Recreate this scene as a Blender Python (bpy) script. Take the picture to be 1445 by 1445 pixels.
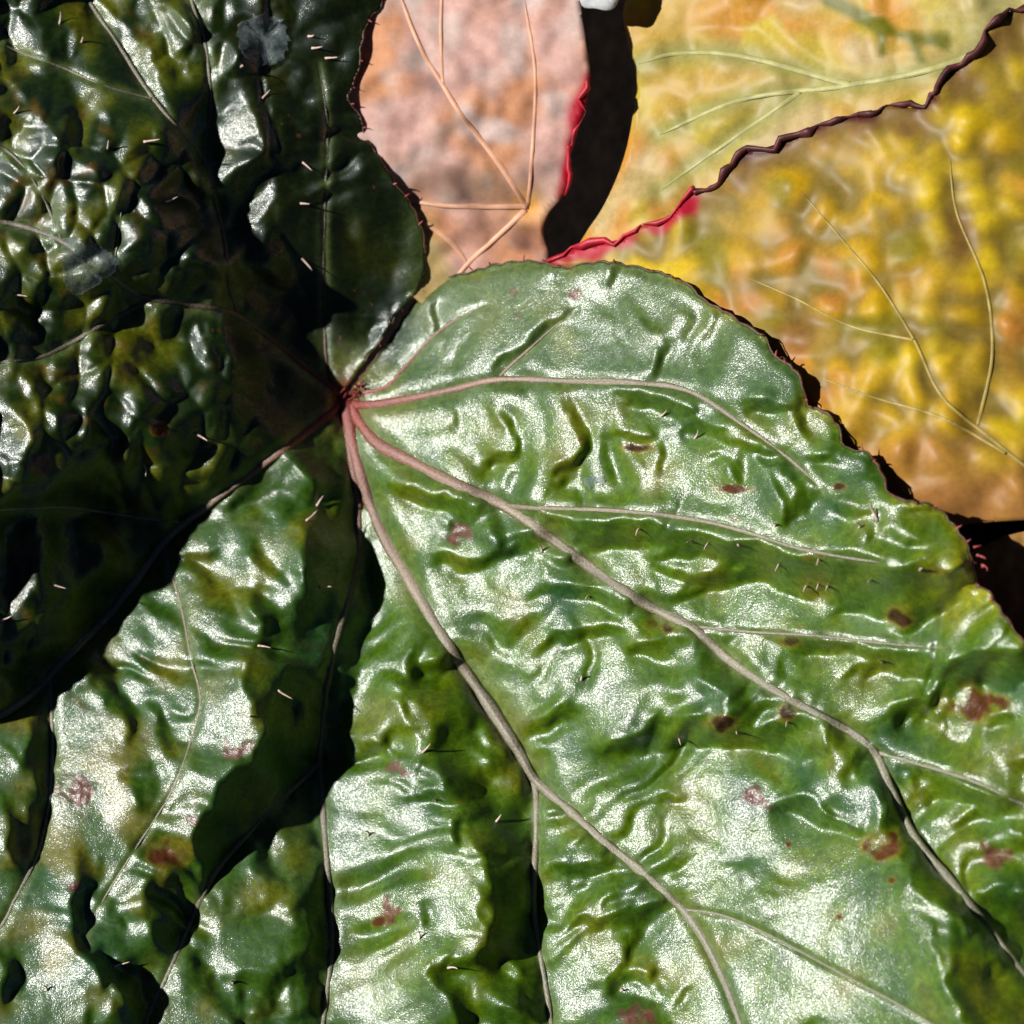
import bpy, math, random
import numpy as np
from mathutils import Vector, Matrix

random.seed(7)
rng = np.random.default_rng(11)
for o in list(bpy.data.objects):
    bpy.data.objects.remove(o)
scene = bpy.context.scene
COL = scene.collection

# ------------------------------------------------------------------ camera
PX = 1.0e-4                      # one photo pixel on the leaf plane, in metres
N = 1445.0
HALF = N / 2
DIST = 0.30
VZ, VA = math.radians(16), math.radians(-20)      # viewing tilt off the leaf's normal
VIEW = np.array([math.sin(VZ) * math.cos(VA), math.sin(VZ) * math.sin(VA), math.cos(VZ)])
CAM = VIEW * DIST
FWD = -VIEW
RGT = np.cross(FWD, [0, 1, 0]); RGT /= np.linalg.norm(RGT)
UPV = np.cross(RGT, FWD)
TAN = HALF * PX / DIST
cam_data = bpy.data.cameras.new('camera')
cam = bpy.data.objects.new('camera', cam_data)
COL.objects.link(cam)
M = Matrix.Identity(4)
for i in range(3):
    M[i][0], M[i][1], M[i][2], M[i][3] = RGT[i], UPV[i], -FWD[i], CAM[i]
cam.matrix_world = M
cam_data.sensor_width = 36
cam_data.sensor_height = 36
cam_data.lens = 18.0 / TAN
cam_data.clip_start = 0.01
cam_data.clip_end = 50
cam_data.dof.use_dof = True
cam_data.dof.focus_distance = DIST - 0.001
cam_data.dof.aperture_fstop = (cam_data.lens / 1000) / 0.0036
scene.camera = cam

# ------------------------------------------------------------------ light
SZ, SA = math.radians(41), math.radians(14)       # sun from the left, a little from behind
SUN = np.array([-math.sin(SZ) * math.cos(SA), math.sin(SZ) * math.sin(SA), math.cos(SZ)])
world = bpy.data.worlds.new('World')
scene.world = world
world.use_nodes = True
wn = world.node_tree
sky = wn.nodes.new('ShaderNodeTexSky')
sky.sky_type = 'NISHITA'
sky.sun_disc = False
sky.altitude = 2500
sky.air_density = 0.2
sky.dust_density = 0.05
sky.sun_elevation = math.pi / 2 - SZ
sky.sun_rotation = math.atan2(SUN[0], SUN[1])
bg = wn.nodes['Background']
wn.links.new(sky.outputs[0], bg.inputs[0])
bg.inputs[1].default_value = 0.05
sl = bpy.data.lights.new('sun', 'SUN')
sl.energy = 5.0
sl.angle = math.radians(1.2)
sl.color = (1.0, 0.965, 0.90)
so = bpy.data.objects.new('sun', sl)
COL.objects.link(so)
so.rotation_euler = Vector(SUN).to_track_quat('Z', 'Y').to_euler()
so.location = SUN * 2
vs = scene.view_settings
vs.view_transform = 'Standard'
vs.look = 'None'
vs.exposure = 0.0
vs.gamma = 1.0
vs.use_curve_mapping = False


def to_world(px, py, z):
    """photo position + height over the leaf plane -> world point(s)"""
    px = np.asarray(px, float); py = np.asarray(py, float); z = np.asarray(z, float)
    a = (px - HALF) / HALF * TAN
    b = (HALF - py) / HALF * TAN
    d = FWD[None, :] + a.reshape(-1, 1) * RGT[None, :] + b.reshape(-1, 1) * UPV[None, :]
    t = (z.reshape(-1) - CAM[2]) / d[:, 2]
    return CAM[None, :] + d * t[:, None]


# ------------------------------------------------------------------ numeric helpers
def gauss(a, s):
    """gaussian blur (fft, edge padded), s in cells"""
    p = int(min(3 * s + 2, min(a.shape) - 1))
    A = np.pad(a, p, mode='reflect')
    fy = np.fft.fftfreq(A.shape[0])[:, None]
    fx = np.fft.rfftfreq(A.shape[1])[None, :]
    H = np.exp(-2 * (math.pi * s) ** 2 * (fx * fx + fy * fy))
    r = np.fft.irfft2(np.fft.rfft2(A) * H, s=A.shape)
    return r[p:-p, p:-p]


def noise(shape, s):
    n = gauss(rng.standard_normal(shape), s)
    return n / n.std()


def inside(poly, X, Y):
    """boolean mask of grid points inside a polygon"""
    m = np.zeros(X.shape, bool)
    n = len(poly)
    for i in range(n):
        x0, y0 = poly[i]; x1, y1 = poly[(i + 1) % n]
        if y0 == y1:
            continue
        c = ((y0 <= Y) != (y1 <= Y)) & (X < (x1 - x0) * (Y - y0) / (y1 - y0) + x0)
        m ^= c
    return m


def dist_poly(pts, X, Y, rad=None, closed=False):
    """distance to a polyline, and the interpolated radius at the nearest point"""
    best = np.full(X.shape, 1e9); br = np.zeros(X.shape)
    n = len(pts)
    for i in range(n if closed else n - 1):
        x0, y0 = pts[i][:2]; x1, y1 = pts[(i + 1) % n][:2]
        dx, dy = x1 - x0, y1 - y0
        L = dx * dx + dy * dy + 1e-9
        t = np.clip(((X - x0) * dx + (Y - y0) * dy) / L, 0, 1)
        d = np.hypot(X - x0 - t * dx, Y - y0 - t * dy)
        k = d < best
        best = np.where(k, d, best)
        if rad is not None:
            br = np.where(k, rad[i] + (rad[(i + 1) % n] - rad[i]) * t, br)
    return best, br


def smooth_line(pts, step=6.0, closed=False):
    """Catmull-Rom resampling of a traced line"""
    P = np.array(pts, float)
    if closed:
        P = np.vstack([P[-1], P, P[0], P[1]])
    else:
        P = np.vstack([2 * P[0] - P[1], P, 2 * P[-1] - P[-2]])
    out = []
    for i in range(1, len(P) - 2):
        a, b, c, d = P[i - 1:i + 3]
        k = max(2, int(np.hypot(*(c - b)[:2]) / step))
        for t in np.arange(k) / k:
            out.append(0.5 * (2 * b + (c - a) * t + (2 * a - 5 * b + 4 * c - d) * t * t
                              + (3 * b - a - 3 * c + d) * t ** 3))
    if not closed:
        out.append(P[-2])
    return np.array(out)


# ------------------------------------------------------------------ object helpers
def make_obj(name, verts, faces, mat, parent=None, smooth=True, colors=None):
    loc = np.array(parent['_loc']) if parent is not None and '_loc' in parent.keys() else np.zeros(3)
    me = bpy.data.meshes.new(name)
    v = np.asarray(verts, float) - loc
    if isinstance(faces, np.ndarray):
        nf, k = faces.shape
        me.vertices.add(len(v)); me.vertices.foreach_set('co', v.astype(np.float32).ravel())
        me.loops.add(nf * k); me.loops.foreach_set('vertex_index', faces.astype(np.int32).ravel())
        me.polygons.add(nf)
        me.polygons.foreach_set('loop_start', np.arange(0, nf * k, k, dtype=np.int32))
        me.update(calc_edges=True)
    else:
        me.from_pydata([tuple(p) for p in v], [], faces)
    me.validate()
    if smooth:
        me.polygons.foreach_set('use_smooth', np.ones(len(me.polygons), bool))
    if colors is not None:
        at = me.color_attributes.new('tint', 'FLOAT_COLOR', 'POINT')
        c = np.ones((len(v), 4), np.float32); c[:, :np.shape(colors)[1]] = colors
        at.data.foreach_set('color', c.ravel())
    me.materials.append(mat)
    o = bpy.data.objects.new(name, me)
    COL.objects.link(o)
    o.parent = parent
    return o


def root(name, loc, label, cat, group=None):
    o = bpy.data.objects.new(name, None)
    o.empty_display_size = 0.01
    COL.objects.link(o)
    o.location = loc
    o['_loc'] = [float(x) for x in loc]
    o['label'] = label
    o['category'] = cat
    if group:
        o['group'] = group
    return o


def tube(P, R, seg=10, flat=1.0, up=(0, 0, 1), squash=None):
    """tube with per-point radius along world points P"""
    P = np.asarray(P, float); R = np.asarray(R, float)
    T = np.gradient(P, axis=0); T /= np.linalg.norm(T, axis=1)[:, None] + 1e-12
    U = np.array(up, float)[None, :] - (T @ np.array(up, float))[:, None] * T
    U /= np.linalg.norm(U, axis=1)[:, None] + 1e-12
    S = np.cross(T, U)
    a = np.arange(seg) / seg * 2 * math.pi
    V = (P[:, None, :] + R[:, None, None] * (np.cos(a)[None, :, None] * S[:, None, :]
                                             + flat * np.sin(a)[None, :, None] * U[:, None, :]))
    n = len(P)
    V = V.reshape(-1, 3)
    F = []
    for i in range(n - 1):
        for j in range(seg):
            k = (j + 1) % seg
            F.append((i * seg + j, i * seg + k, (i + 1) * seg + k, (i + 1) * seg + j))
    F.append(tuple(range(seg))[::-1])
    F.append(tuple(range((n - 1) * seg, n * seg)))
    return V, F


# ------------------------------------------------------------------ materials
def new_mat(name):
    m = bpy.data.materials.new(name)
    m.use_nodes = True
    nt = m.node_tree
    return m, nt, nt.nodes['Principled BSDF']


def nd(nt, typ, **kw):
    n = nt.nodes.new(typ)
    for k, v in kw.items():
        setattr(n, k, v)
    return n


def noise_tex(nt, vec, scale, detail=3, rough=0.55):
    n = nd(nt, 'ShaderNodeTexNoise')
    n.inputs['Scale'].default_value = scale
    n.inputs['Detail'].default_value = detail
    n.inputs['Roughness'].default_value = rough
    nt.links.new(vec, n.inputs['Vector'])
    return n


def ramp(nt, fac, stops):
    r = nd(nt, 'ShaderNodeValToRGB')
    e = r.color_ramp.elements
    while len(e) < len(stops):
        e.new(0.5)
    for i, (p, c) in enumerate(stops):
        e[i].position = p
        e[i].color = (*c, 1) if len(c) == 3 else c
    nt.links.new(fac, r.inputs[0])
    return r


def mix_rgb(nt, fac, a, b, blend='MIX'):
    m = nd(nt, 'ShaderNodeMix', data_type='RGBA', blend_type=blend)
    for s, v in ((0, fac), (6, a), (7, b)):
        if hasattr(v, 'is_linked'):
            nt.links.new(v, m.inputs[s])
        elif isinstance(v, (int, float)):
            m.inputs[s].default_value = v
        else:
            m.inputs[s].default_value = (*v, 1)
    return m.outputs[2]


def bump(nt, h, strength, dist, prev=None):
    b = nd(nt, 'ShaderNodeBump')
    b.inputs['Strength'].default_value = strength
    b.inputs['Distance'].default_value = dist
    nt.links.new(h, b.inputs['Height'])
    if prev is not None:
        nt.links.new(prev, b.inputs['Normal'])
    return b.outputs[0]


def blade_material(name, rough, coat, spec, coat_rough, glit, trans=0.0, cell=0.0, mott=0.35, relief=0.22, glitd=0.00006):
    m, nt, b = new_mat(name)
    geo = nd(nt, 'ShaderNodeNewGeometry')
    vec = geo.outputs['Position']
    at = nd(nt, 'ShaderNodeVertexColor', layer_name='tint')
    n1 = noise_tex(nt, vec, 900, 4, 0.65)
    n2 = noise_tex(nt, vec, 4200, 2, 0.6)
    mot = ramp(nt, n1.outputs[0], [(0.3, (1 - mott,) * 3), (0.72, (1 + mott,) * 3)])
    col = mix_rgb(nt, 1.0, at.outputs[0], mot.outputs[0], 'MULTIPLY')
    nt.links.new(col, b.inputs['Base Color'])
    b.inputs['Specular IOR Level'].default_value = spec
    b.inputs['Coat Weight'].default_value = coat
    b.inputs['Coat Roughness'].default_value = coat_rough
    rr = nd(nt, 'ShaderNodeMapRange')
    rr.inputs['To Min'].default_value = rough - 0.07
    rr.inputs['To Max'].default_value = rough + 0.07
    nt.links.new(n1.outputs[0], rr.inputs[0])
    nt.links.new(rr.outputs[0], b.inputs['Roughness'])
    nn = bump(nt, n1.outputs[0], relief, 0.00022)
    if cell > 0:
        v = nd(nt, 'ShaderNodeTexVoronoi', feature='DISTANCE_TO_EDGE')
        v.inputs['Scale'].default_value = 330
        wob = noise_tex(nt, vec, 300, 2)
        add = nd(nt, 'ShaderNodeVectorMath', operation='MULTIPLY_ADD')
        nt.links.new(wob.outputs['Color'], add.inputs[0])
        add.inputs[1].default_value = (0.004,) * 3
        nt.links.new(vec, add.inputs[2])
        nt.links.new(add.outputs[0], v.inputs['Vector'])
        sm = nd(nt, 'ShaderNodeMapRange', interpolation_type='SMOOTHSTEP')
        sm.inputs['From Max'].default_value = 0.22
        nt.links.new(v.outputs[0], sm.inputs[0])
        nn = bump(nt, sm.outputs[0], cell, 0.0002, nn)
    nn = bump(nt, n2.outputs[0], glit, glitd, nn)
    nt.links.new(nn, b.inputs['Normal'])
    nt.links.new(nn, b.inputs['Coat Normal'])
    if trans > 0:
        tr = nd(nt, 'ShaderNodeBsdfTranslucent')
        nt.links.new(col, tr.inputs[0])
        ms = nd(nt, 'ShaderNodeMixShader')
        ms.inputs[0].default_value = trans
        nt.links.new(b.outputs[0], ms.inputs[1])
        nt.links.new(tr.outputs[0], ms.inputs[2])
        nt.links.new(ms.outputs[0], nt.nodes['Material Output'].inputs[0])
    return m


def waxy_material():
    """dark green skin under a silky wax: diffuse pigment + two tight gloss lobes"""
    m, nt, b = new_mat('glossy_green_blade')
    nt.nodes.remove(b)
    geo = nd(nt, 'ShaderNodeNewGeometry')
    vec = geo.outputs['Position']
    at = nd(nt, 'ShaderNodeVertexColor', layer_name='tint')
    n1 = noise_tex(nt, vec, 900, 4, 0.65)
    n2 = noise_tex(nt, vec, 4200, 2, 0.6)
    n3 = noise_tex(nt, vec, 5200, 1, 0.5)
    mot = ramp(nt, n1.outputs[0], [(0.3, (0.65,) * 3), (0.72, (1.35,) * 3)])
    col = mix_rgb(nt, 1.0, at.outputs[0], mot.outputs[0], 'MULTIPLY')
    nn = bump(nt, n1.outputs[0], 0.11, 0.00022)
    v = nd(nt, 'ShaderNodeTexVoronoi', feature='DISTANCE_TO_EDGE')
    v.inputs['Scale'].default_value = 330
    wob = noise_tex(nt, vec, 300, 2)
    add = nd(nt, 'ShaderNodeVectorMath', operation='MULTIPLY_ADD')
    nt.links.new(wob.outputs['Color'], add.inputs[0])
    add.inputs[1].default_value = (0.004,) * 3
    nt.links.new(vec, add.inputs[2])
    nt.links.new(add.outputs[0], v.inputs['Vector'])
    sm = nd(nt, 'ShaderNodeMapRange', interpolation_type='SMOOTHSTEP')
    sm.inputs['From Max'].default_value = 0.22
    nt.links.new(v.outputs[0], sm.inputs[0])
    nn = bump(nt, sm.outputs[0], 0.07, 0.0002, nn)
    ln = nd(nt, 'ShaderNodeMapRange', interpolation_type='SMOOTHSTEP')
    ln.inputs['From Max'].default_value = 0.055
    ln.inputs['To Min'].default_value = 0.35; ln.inputs['To Max'].default_value = 0.0
    nt.links.new(v.outputs[0], ln.inputs[0])
    pale = mix_rgb(nt, 1.0, col, (2.1, 1.7, 3.0), 'MULTIPLY')
    col = mix_rgb(nt, ln.outputs[0], col, pale)
    fine = bump(nt, n2.outputs[0], 1.0, 0.00006, nn)
    dif = nd(nt, 'ShaderNodeBsdfDiffuse')
    nt.links.new(col, dif.inputs['Color']); nt.links.new(nn, dif.inputs['Normal'])
    g1 = nd(nt, 'ShaderNodeBsdfGlossy', distribution='BECKMANN')
    g1.inputs['Color'].default_value = (0.78, 0.93, 1.0, 1)
    g1.inputs['Roughness'].default_value = 0.53
    nt.links.new(nn, g1.inputs['Normal'])
    g2 = nd(nt, 'ShaderNodeBsdfGlossy', distribution='BECKMANN')
    g2.inputs['Roughness'].default_value = 0.23
    nt.links.new(fine, g2.inputs['Normal'])
    lw = nd(nt, 'ShaderNodeFresnel')
    lw.inputs['IOR'].default_value = 1.5
    nt.links.new(nn, lw.inputs['Normal'])
    f1 = nd(nt, 'ShaderNodeMath', operation='MULTIPLY'); f1.inputs[1].default_value = 0.66
    fg = nd(nt, 'ShaderNodeMath', operation='MULTIPLY')
    nt.links.new(lw.outputs[0], fg.inputs[0]); nt.links.new(at.outputs['Alpha'], fg.inputs[1])
    nt.links.new(fg.outputs[0], f1.inputs[0])
    mr = nd(nt, 'ShaderNodeMapRange')                       # cell by cell the wax is thinner or thicker
    mr.inputs['From Min'].default_value = 0.35; mr.inputs['From Max'].default_value = 0.70
    mr.inputs['To Min'].default_value = 0.15; mr.inputs['To Max'].default_value = 2.2
    nt.links.new(n3.outputs[0], mr.inputs[0])
    f2 = nd(nt, 'ShaderNodeMath', operation='MULTIPLY')
    nt.links.new(fg.outputs[0], f2.inputs[0]); nt.links.new(mr.outputs[0], f2.inputs[1])
    m1 = nd(nt, 'ShaderNodeMixShader'); m2 = nd(nt, 'ShaderNodeMixShader')
    nt.links.new(f1.outputs[0], m1.inputs[0]); nt.links.new(dif.outputs[0], m1.inputs[1]); nt.links.new(g1.outputs[0], m1.inputs[2])
    nt.links.new(f2.outputs[0], m2.inputs[0]); nt.links.new(m1.outputs[0], m2.inputs[1]); nt.links.new(g2.outputs[0], m2.inputs[2])
    nt.links.new(m2.outputs[0], nt.nodes['Material Output'].inputs[0])
    return m


MAT_BLADE = waxy_material()
MAT_OLD = blade_material('yellowing_blade', 0.45, 0.0, 0.24, 0.22, 0.05, trans=0.0, cell=0.0, mott=0.15, relief=0.05)
MAT_SOFT = blade_material('pale_blade', 0.6, 0.0, 0.25, 0.4, 0.1, trans=0.2, mott=0.12, relief=0.08)


m, nt, b = new_mat('vein_flesh')
MAT_VEIN = m
at = nd(nt, 'ShaderNodeVertexColor', layer_name='tint')
geo = nd(nt, 'ShaderNodeNewGeometry')
n1 = noise_tex(nt, geo.outputs['Position'], 3000, 3, 0.7)
mr = ramp(nt, n1.outputs[0], [(0.3, (0.6, 0.55, 0.5)), (0.7, (1.3, 1.28, 1.28))])
nt.links.new(mix_rgb(nt, 1.0, at.outputs[0], mr.outputs[0], 'MULTIPLY'), b.inputs['Base Color'])
b.inputs['Roughness'].default_value = 0.4
b.inputs['Specular IOR Level'].default_value = 0.7
nt.links.new(bump(nt, n1.outputs[0], 0.9, 0.00016), b.inputs['Normal'])


def plain(name, col, rough=0.5, var=0.25, scale=1500, spec=0.5, trans=0.0):
    m, nt, b = new_mat(name)
    geo = nd(nt, 'ShaderNodeNewGeometry')
    n1 = noise_tex(nt, geo.outputs['Position'], scale, 3)
    r = ramp(nt, n1.outputs[0], [(0.3, tuple(c * (1 - var) for c in col)),
                                 (0.7, tuple(min(1, c * (1 + var)) for c in col))])
    nt.links.new(r.outputs[0], b.inputs['Base Color'])
    b.inputs['Roughness'].default_value = rough
    b.inputs['Specular IOR Level'].default_value = spec
    nt.links.new(bump(nt, n1.outputs[0], 0.5, 0.0002), b.inputs['Normal'])
    return m


MAT_MARGIN = plain('margin_rim', (0.10, 0.05, 0.03))
MAT_HAIR = plain('hair_pale', (0.80, 0.58, 0.52), 0.4)
MAT_HAIR_RED = plain('hair_red', (0.45, 0.09, 0.09), 0.4)
MAT_MAROON = plain('maroon_rim', (0.085, 0.015, 0.018), 0.55, 0.6, 500)
MAT_CRIMSON = plain('crimson_rim', (0.45, 0.012, 0.035), 0.5, 0.5, 400)
MAT_ORANGE_VEIN = plain('orange_vein', (0.78, 0.36, 0.12), 0.5, 0.2, 300)
MAT_PALE_VEIN = plain('pale_vein', (0.40, 0.30, 0.07), 0.5, 0.3, 500)
MAT_GREEN_VEIN = plain('green_vein', (0.42, 0.40, 0.15), 0.5, 0.2, 500)
MAT_PINK_VEIN = plain('pink_vein', (0.72, 0.38, 0.24), 0.5, 0.25, 300)

# ------------------------------------------------------------------ ground
me_mat, nt, b = new_mat('dark_soil')
geo = nd(nt, 'ShaderNodeNewGeometry')
n1 = noise_tex(nt, geo.outputs['Position'], 220, 6, 0.7)
r = ramp(nt, n1.outputs[0], [(0.3, (0.003, 0.002, 0.002)), (0.75, (0.016, 0.010, 0.007))])
nt.links.new(r.outputs[0], b.inputs['Base Color'])
b.inputs['Roughness'].default_value = 0.95
b.inputs['Specular IOR Level'].default_value = 0.1
nt.links.new(bump(nt, n1.outputs[0], 1.0, 0.004), b.inputs['Normal'])
g = np.linspace(-1.5, 1.5, 121)
GX, GY = np.meshgrid(g, g)
GZ = -0.11 + 0.004 * noise(GX.shape, 1.2)
idx = np.arange(121 * 121).reshape(121, 121)
gf = np.stack([idx[:-1, :-1], idx[:-1, 1:], idx[1:, 1:], idx[1:, :-1]], -1).reshape(-1, 4)
ground = make_obj('ground', np.stack([GX.ravel(), GY.ravel(), GZ.ravel()], 1), gf, me_mat)
ground['kind'] = 'structure'

# ------------------------------------------------------------------ the big leaf: traced lines (photo pixels)
CEN = (488, 562)
RIGHT_EDGE = [(497, 546), (525, 513), (550, 480), (575, 441), (600, 411), (628, 393), (660, 385), (700, 373),
              (745, 368), (775, 373), (800, 378), (830, 371), (860, 370), (900, 377), (940, 388), (975, 405), (995, 425),
              (1020, 438), (1050, 458), (1082, 478), (1090, 500), (1120, 520), (1133, 545), (1140, 572),
              (1162, 580), (1182, 600), (1192, 630), (1225, 640), (1245, 670), (1255, 697), (1280, 707),
              (1318, 714), (1345, 740), (1366, 772), (1373, 800), (1380, 826), (1396, 836), (1415, 865),
              (1440, 900), (1470, 935), (1560, 1010)]
LEFT_EDGE = [(560, -110), (541, 0), (520, 28), (510, 62), (505, 100), (491, 140), (505, 158), (515, 190),
             (540, 230), (562, 265), (581, 290), (597, 330), (599, 370), (590, 408), (562, 443),
             (538, 478), (512, 514), (490, 545)]

# name, points, start radius, end radius (px)
VEINS = [
    ('A', [(488, 566), (500, 630), (520, 700), (545, 760), (580, 820), (620, 890), (660, 950), (700, 1010),
           (735, 1065), (755, 1100), (800, 1140), (850, 1185), (900, 1225), (940, 1260), (965, 1285), (990, 1320),
           (1020, 1380), (1045, 1445), (1075, 1530)], 13.5, 5.0, [
        ([(752, 1096), (757, 1125), (757, 1180), (753, 1270), (760, 1330), (772, 1400), (778, 1445), (786, 1530)], 6.5, 3.5),
        ([(962, 1283), (1020, 1292), (1090, 1322), (1180, 1370), (1290, 1430), (1400, 1500)], 2.6, 1.6)]),
    ('B', [(492, 570), (530, 622), (580, 651), (640, 682), (700, 707), (740, 732), (800, 775), (860, 820),
           (920, 857), (980, 888), (1030, 932), (1090, 972), (1150, 1006), (1200, 1032), (1235, 1062), (1257, 1112),
           (1290, 1180), (1335, 1235), (1380, 1290), (1445, 1375), (1530, 1480)], 12.0, 3.5, [
        ([(716, 714), (760, 717), (850, 720), (925, 726), (1000, 737), (1060, 753), (1120, 772), (1190, 786), (1262, 796)], 5.0, 2.4),
        ([(978, 884), (1060, 892), (1150, 897), (1250, 908), (1335, 915)], 3.2, 1.8),
        ([(1238, 1062), (1310, 1082), (1380, 1105), (1445, 1135), (1530, 1162)], 3.4, 2.4)]),
    ('C', [(494, 571), (530, 571), (580, 563), (640, 550), (705, 536), (800, 538), (900, 541), (975, 553),
           (1050, 600), (1115, 648), (1162, 692)], 9.0, 1.8, [
        ([(700, 537), (722, 515), (750, 490), (780, 463), (815, 436)], 3.0, 1.5)]),
    ('D', [(500, 558), (545, 546), (570, 520), (610, 476), (650, 447), (686, 430)], 5.0, 1.5, []),
    ('V', [(484, 572), (497, 650), (506, 720), (502, 800), (480, 880), (462, 960), (452, 1060), (457, 1150),
           (465, 1260), (468, 1340), (456, 1445), (445, 1530)], 8.0, 4.2, [
        ([(452, 1075), (428, 1100), (392, 1132), (350, 1177), (300, 1237), (270, 1300), (235, 1380), (205, 1445), (180, 1530)], 5.5, 4.0)]),
    ('E', [(480, 570), (420, 620), (350, 670), (290, 716), (240, 757), (205, 802), (160, 862), (100, 922),
           (50, 976), (0, 1010), (-100, 1065)], 9.0, 6.5, [
        ([(232, 768), (240, 805), (255, 850), (270, 930), (283, 990), (265, 1060), (240, 1122), (190, 1200), (140, 1280), (122, 1315)], 2.8, 1.8),
        ([(70, 955), (73, 1000), (74, 1060), (68, 1142), (50, 1212), (20, 1272), (0, 1310), (-70, 1400)], 4.2, 3.0),
        ([(262, 738), (170, 726), (90, 716), (0, 719), (-100, 718)], 3.5, 2.5)]),
    ('F', [(474, 552), (420, 510), (370, 470), (325, 441), (270, 430), (205, 418), (165, 396), (95, 345),
           (50, 325), (0, 313), (-100, 300)], 7.0, 3.5, [
        ([(88, 341), (60, 277), (20, 221), (-60, 170)], 3.0, 2.2),
        ([(215, 420), (200, 428), (150, 455), (90, 490), (40, 507), (-100, 516)], 4.5, 4.5),
        ([(160, 390), (168, 322), (177, 262)], 2.4, 1.4)]),
    ('G', [(335, 446), (322, 400), (316, 340), (300, 270), (284, 221), (250, 181), (210, 130), (165, 60),
           (125, 0), (70, -100)], 4.8, 3.6, [
        ([(286, 228), (290, 190), (297, 150), (291, 70), (270, 0), (245, -100)], 3.8, 2.6),
        ([(217, 140), (150, 122), (90, 96), (40, 78), (-40, 45)], 2.4, 1.6)]),
    ('H', [(478, 552), (462, 520), (457, 400), (459, 280), (462, 180), (450, 90)], 4.0, 1.0, []),
]
ALL_LINES = []
for nm, pts, r0, r1, subs in VEINS:
    ALL_LINES.append((pts, r0, r1))
    ALL_LINES += [(s[0], s[1], s[2]) for s in subs]

# ------------------------------------------------------------------ relief: slopes that turn away from the light
# (facets of the puckered blade, traced crop by crop: crop origin, then outlines in crop units of 0.36 px)
RELIEF = []


def crop(ox, oy, items, f=0.36):
    for kind, pts in items:
        RELIEF.append((kind, [(ox + x * f, oy + y * f) for x, y in pts]))


# upper left lobe: bends down towards the notch; only a few facets still face the light
RELIEF.append(('K', [(530, -120), (720, -120), (700, 320), (640, 370), (600, 400), (590, 330), (485, 140)]))
RELIEF.append(('D', [(-120, -120), (560, -120), (541, 0), (491, 140), (599, 330), (599, 400), (490, 560), (240, 755), (100, 922), (0, 1010), (-120, 1070)]))
RELIEF.append(('K', [(438, -120), (560, -120), (541, 0), (491, 140), (599, 330), (599, 400), (540, 478), (490, 560), (300, 710), (240, 752), (100, 920), (0, 1005), (-120, 1060),
                     (-120, 750), (40, 700), (150, 655), (215, 640), (320, 520), (318, 440), (205, 430), (40, 425), (-20, 400), (60, 390), (130, 395), (190, 330), (215, 260),
                     (290, 225), (310, 262), (370, 190), (405, 110), (425, 30)]))
crop(0, 0, [
    ('D', [(290, 620), (230, 590), (170, 560), (160, 470), (240, 470), (440, 480), (480, 620), (560, 700), (640, 780), (560, 900), (430, 900)]),
    ('D', [(1030, 700), (1180, 640), (1150, 800), (1100, 900), (1000, 960), (950, 880)]),
    ('B', [(0, 90), (70, 60), (150, 110), (165, 170), (150, 245), (60, 190), (0, 140)]),
    ('B', [(0, 280), (60, 330), (110, 380), (125, 410), (80, 400), (10, 330)]),
    ('B', [(250, 120), (290, 130), (300, 230), (255, 240)]),
    ('B', [(130, 430), (170, 430), (200, 490), (245, 560), (220, 620), (210, 690), (150, 740), (100, 700), (60, 600), (60, 540), (110, 500)]),
    ('B', [(230, 730), (260, 680), (330, 630), (380, 680), (370, 720), (310, 760), (260, 770)]),
    ('B', [(370, 450), (410, 420), (440, 470), (420, 520), (370, 540)]),
    ('B', [(170, 760), (220, 760), (300, 790), (240, 860), (190, 880)]),
    ('B', [(-60, 560), (20, 600), (90, 690), (80, 770), (20, 740), (-60, 700)]),
    ('B', [(340, 0), (430, 0), (480, 80), (540, 160), (600, 200), (640, 290), (655, 430), (600, 380), (560, 280), (440, 100)]),
    ('B', [(590, 60), (640, 40), (740, 60), (765, 170), (700, 190), (640, 200), (590, 160)]),
    ('B', [(690, 210), (740, 220), (740, 300), (700, 300)]),
    ('B', [(500, -60), (600, -60), (620, 20), (560, 70), (500, 20)]),
    ('B', [(830, 190), (880, 170), (920, 190), (880, 250), (850, 310), (840, 250)]),
    ('B', [(780, -40), (840, -40), (850, 60), (870, 130), (820, 150), (790, 60)]),
    ('B', [(930, -40), (1000, -40), (1010, 60), (960, 60)]),
    ('B', [(1090, 0), (1130, 20), (1125, 90), (1090, 80)]),
    ('B', [(1005, 310), (1030, 300), (1035, 370), (1000, 390)]),
    ('B', [(810, 570), (830, 500), (870, 440), (930, 395), (980, 410), (995, 470), (985, 540), (930, 600), (850, 620), (810, 600)]),
    ('B', [(820, 650), (880, 630), (1000, 550), (1040, 580), (980, 640), (900, 690), (850, 720), (820, 690)]),
    ('B', [(920, 810), (1000, 760), (1090, 690), (1085, 750), (1060, 800), (960, 860), (920, 860)]),
    ('B', [(960, 900), (1020, 900), (1010, 950), (960, 930)]),
    ('B', [(480, 740), (540, 720), (570, 780), (560, 830), (500, 860), (495, 1000), (450, 1010), (470, 900)]),
    ('B', [(750, 1260), (790, 1270), (805, 1400), (780, 1420)]),
    ('B', [(870, 1340), (890, 1330), (880, 1420), (855, 1440)]),
    ('B', [(-40, 960), (30, 1030), (45, 1110), (-40, 1080)]),
    ('B', [(120, 1170), (145, 1170), (140, 1320), (120, 1310)]),
    ('B', [(290, 1390), (340, 1380), (400, 1450), (280, 1450)]),
    ('B', [(390, 1310), (430, 1310), (470, 1370), (440, 1390)]),
    ('B', [(510, 1240), (540, 1260), (555, 1335), (530, 1335)]),
])
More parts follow.
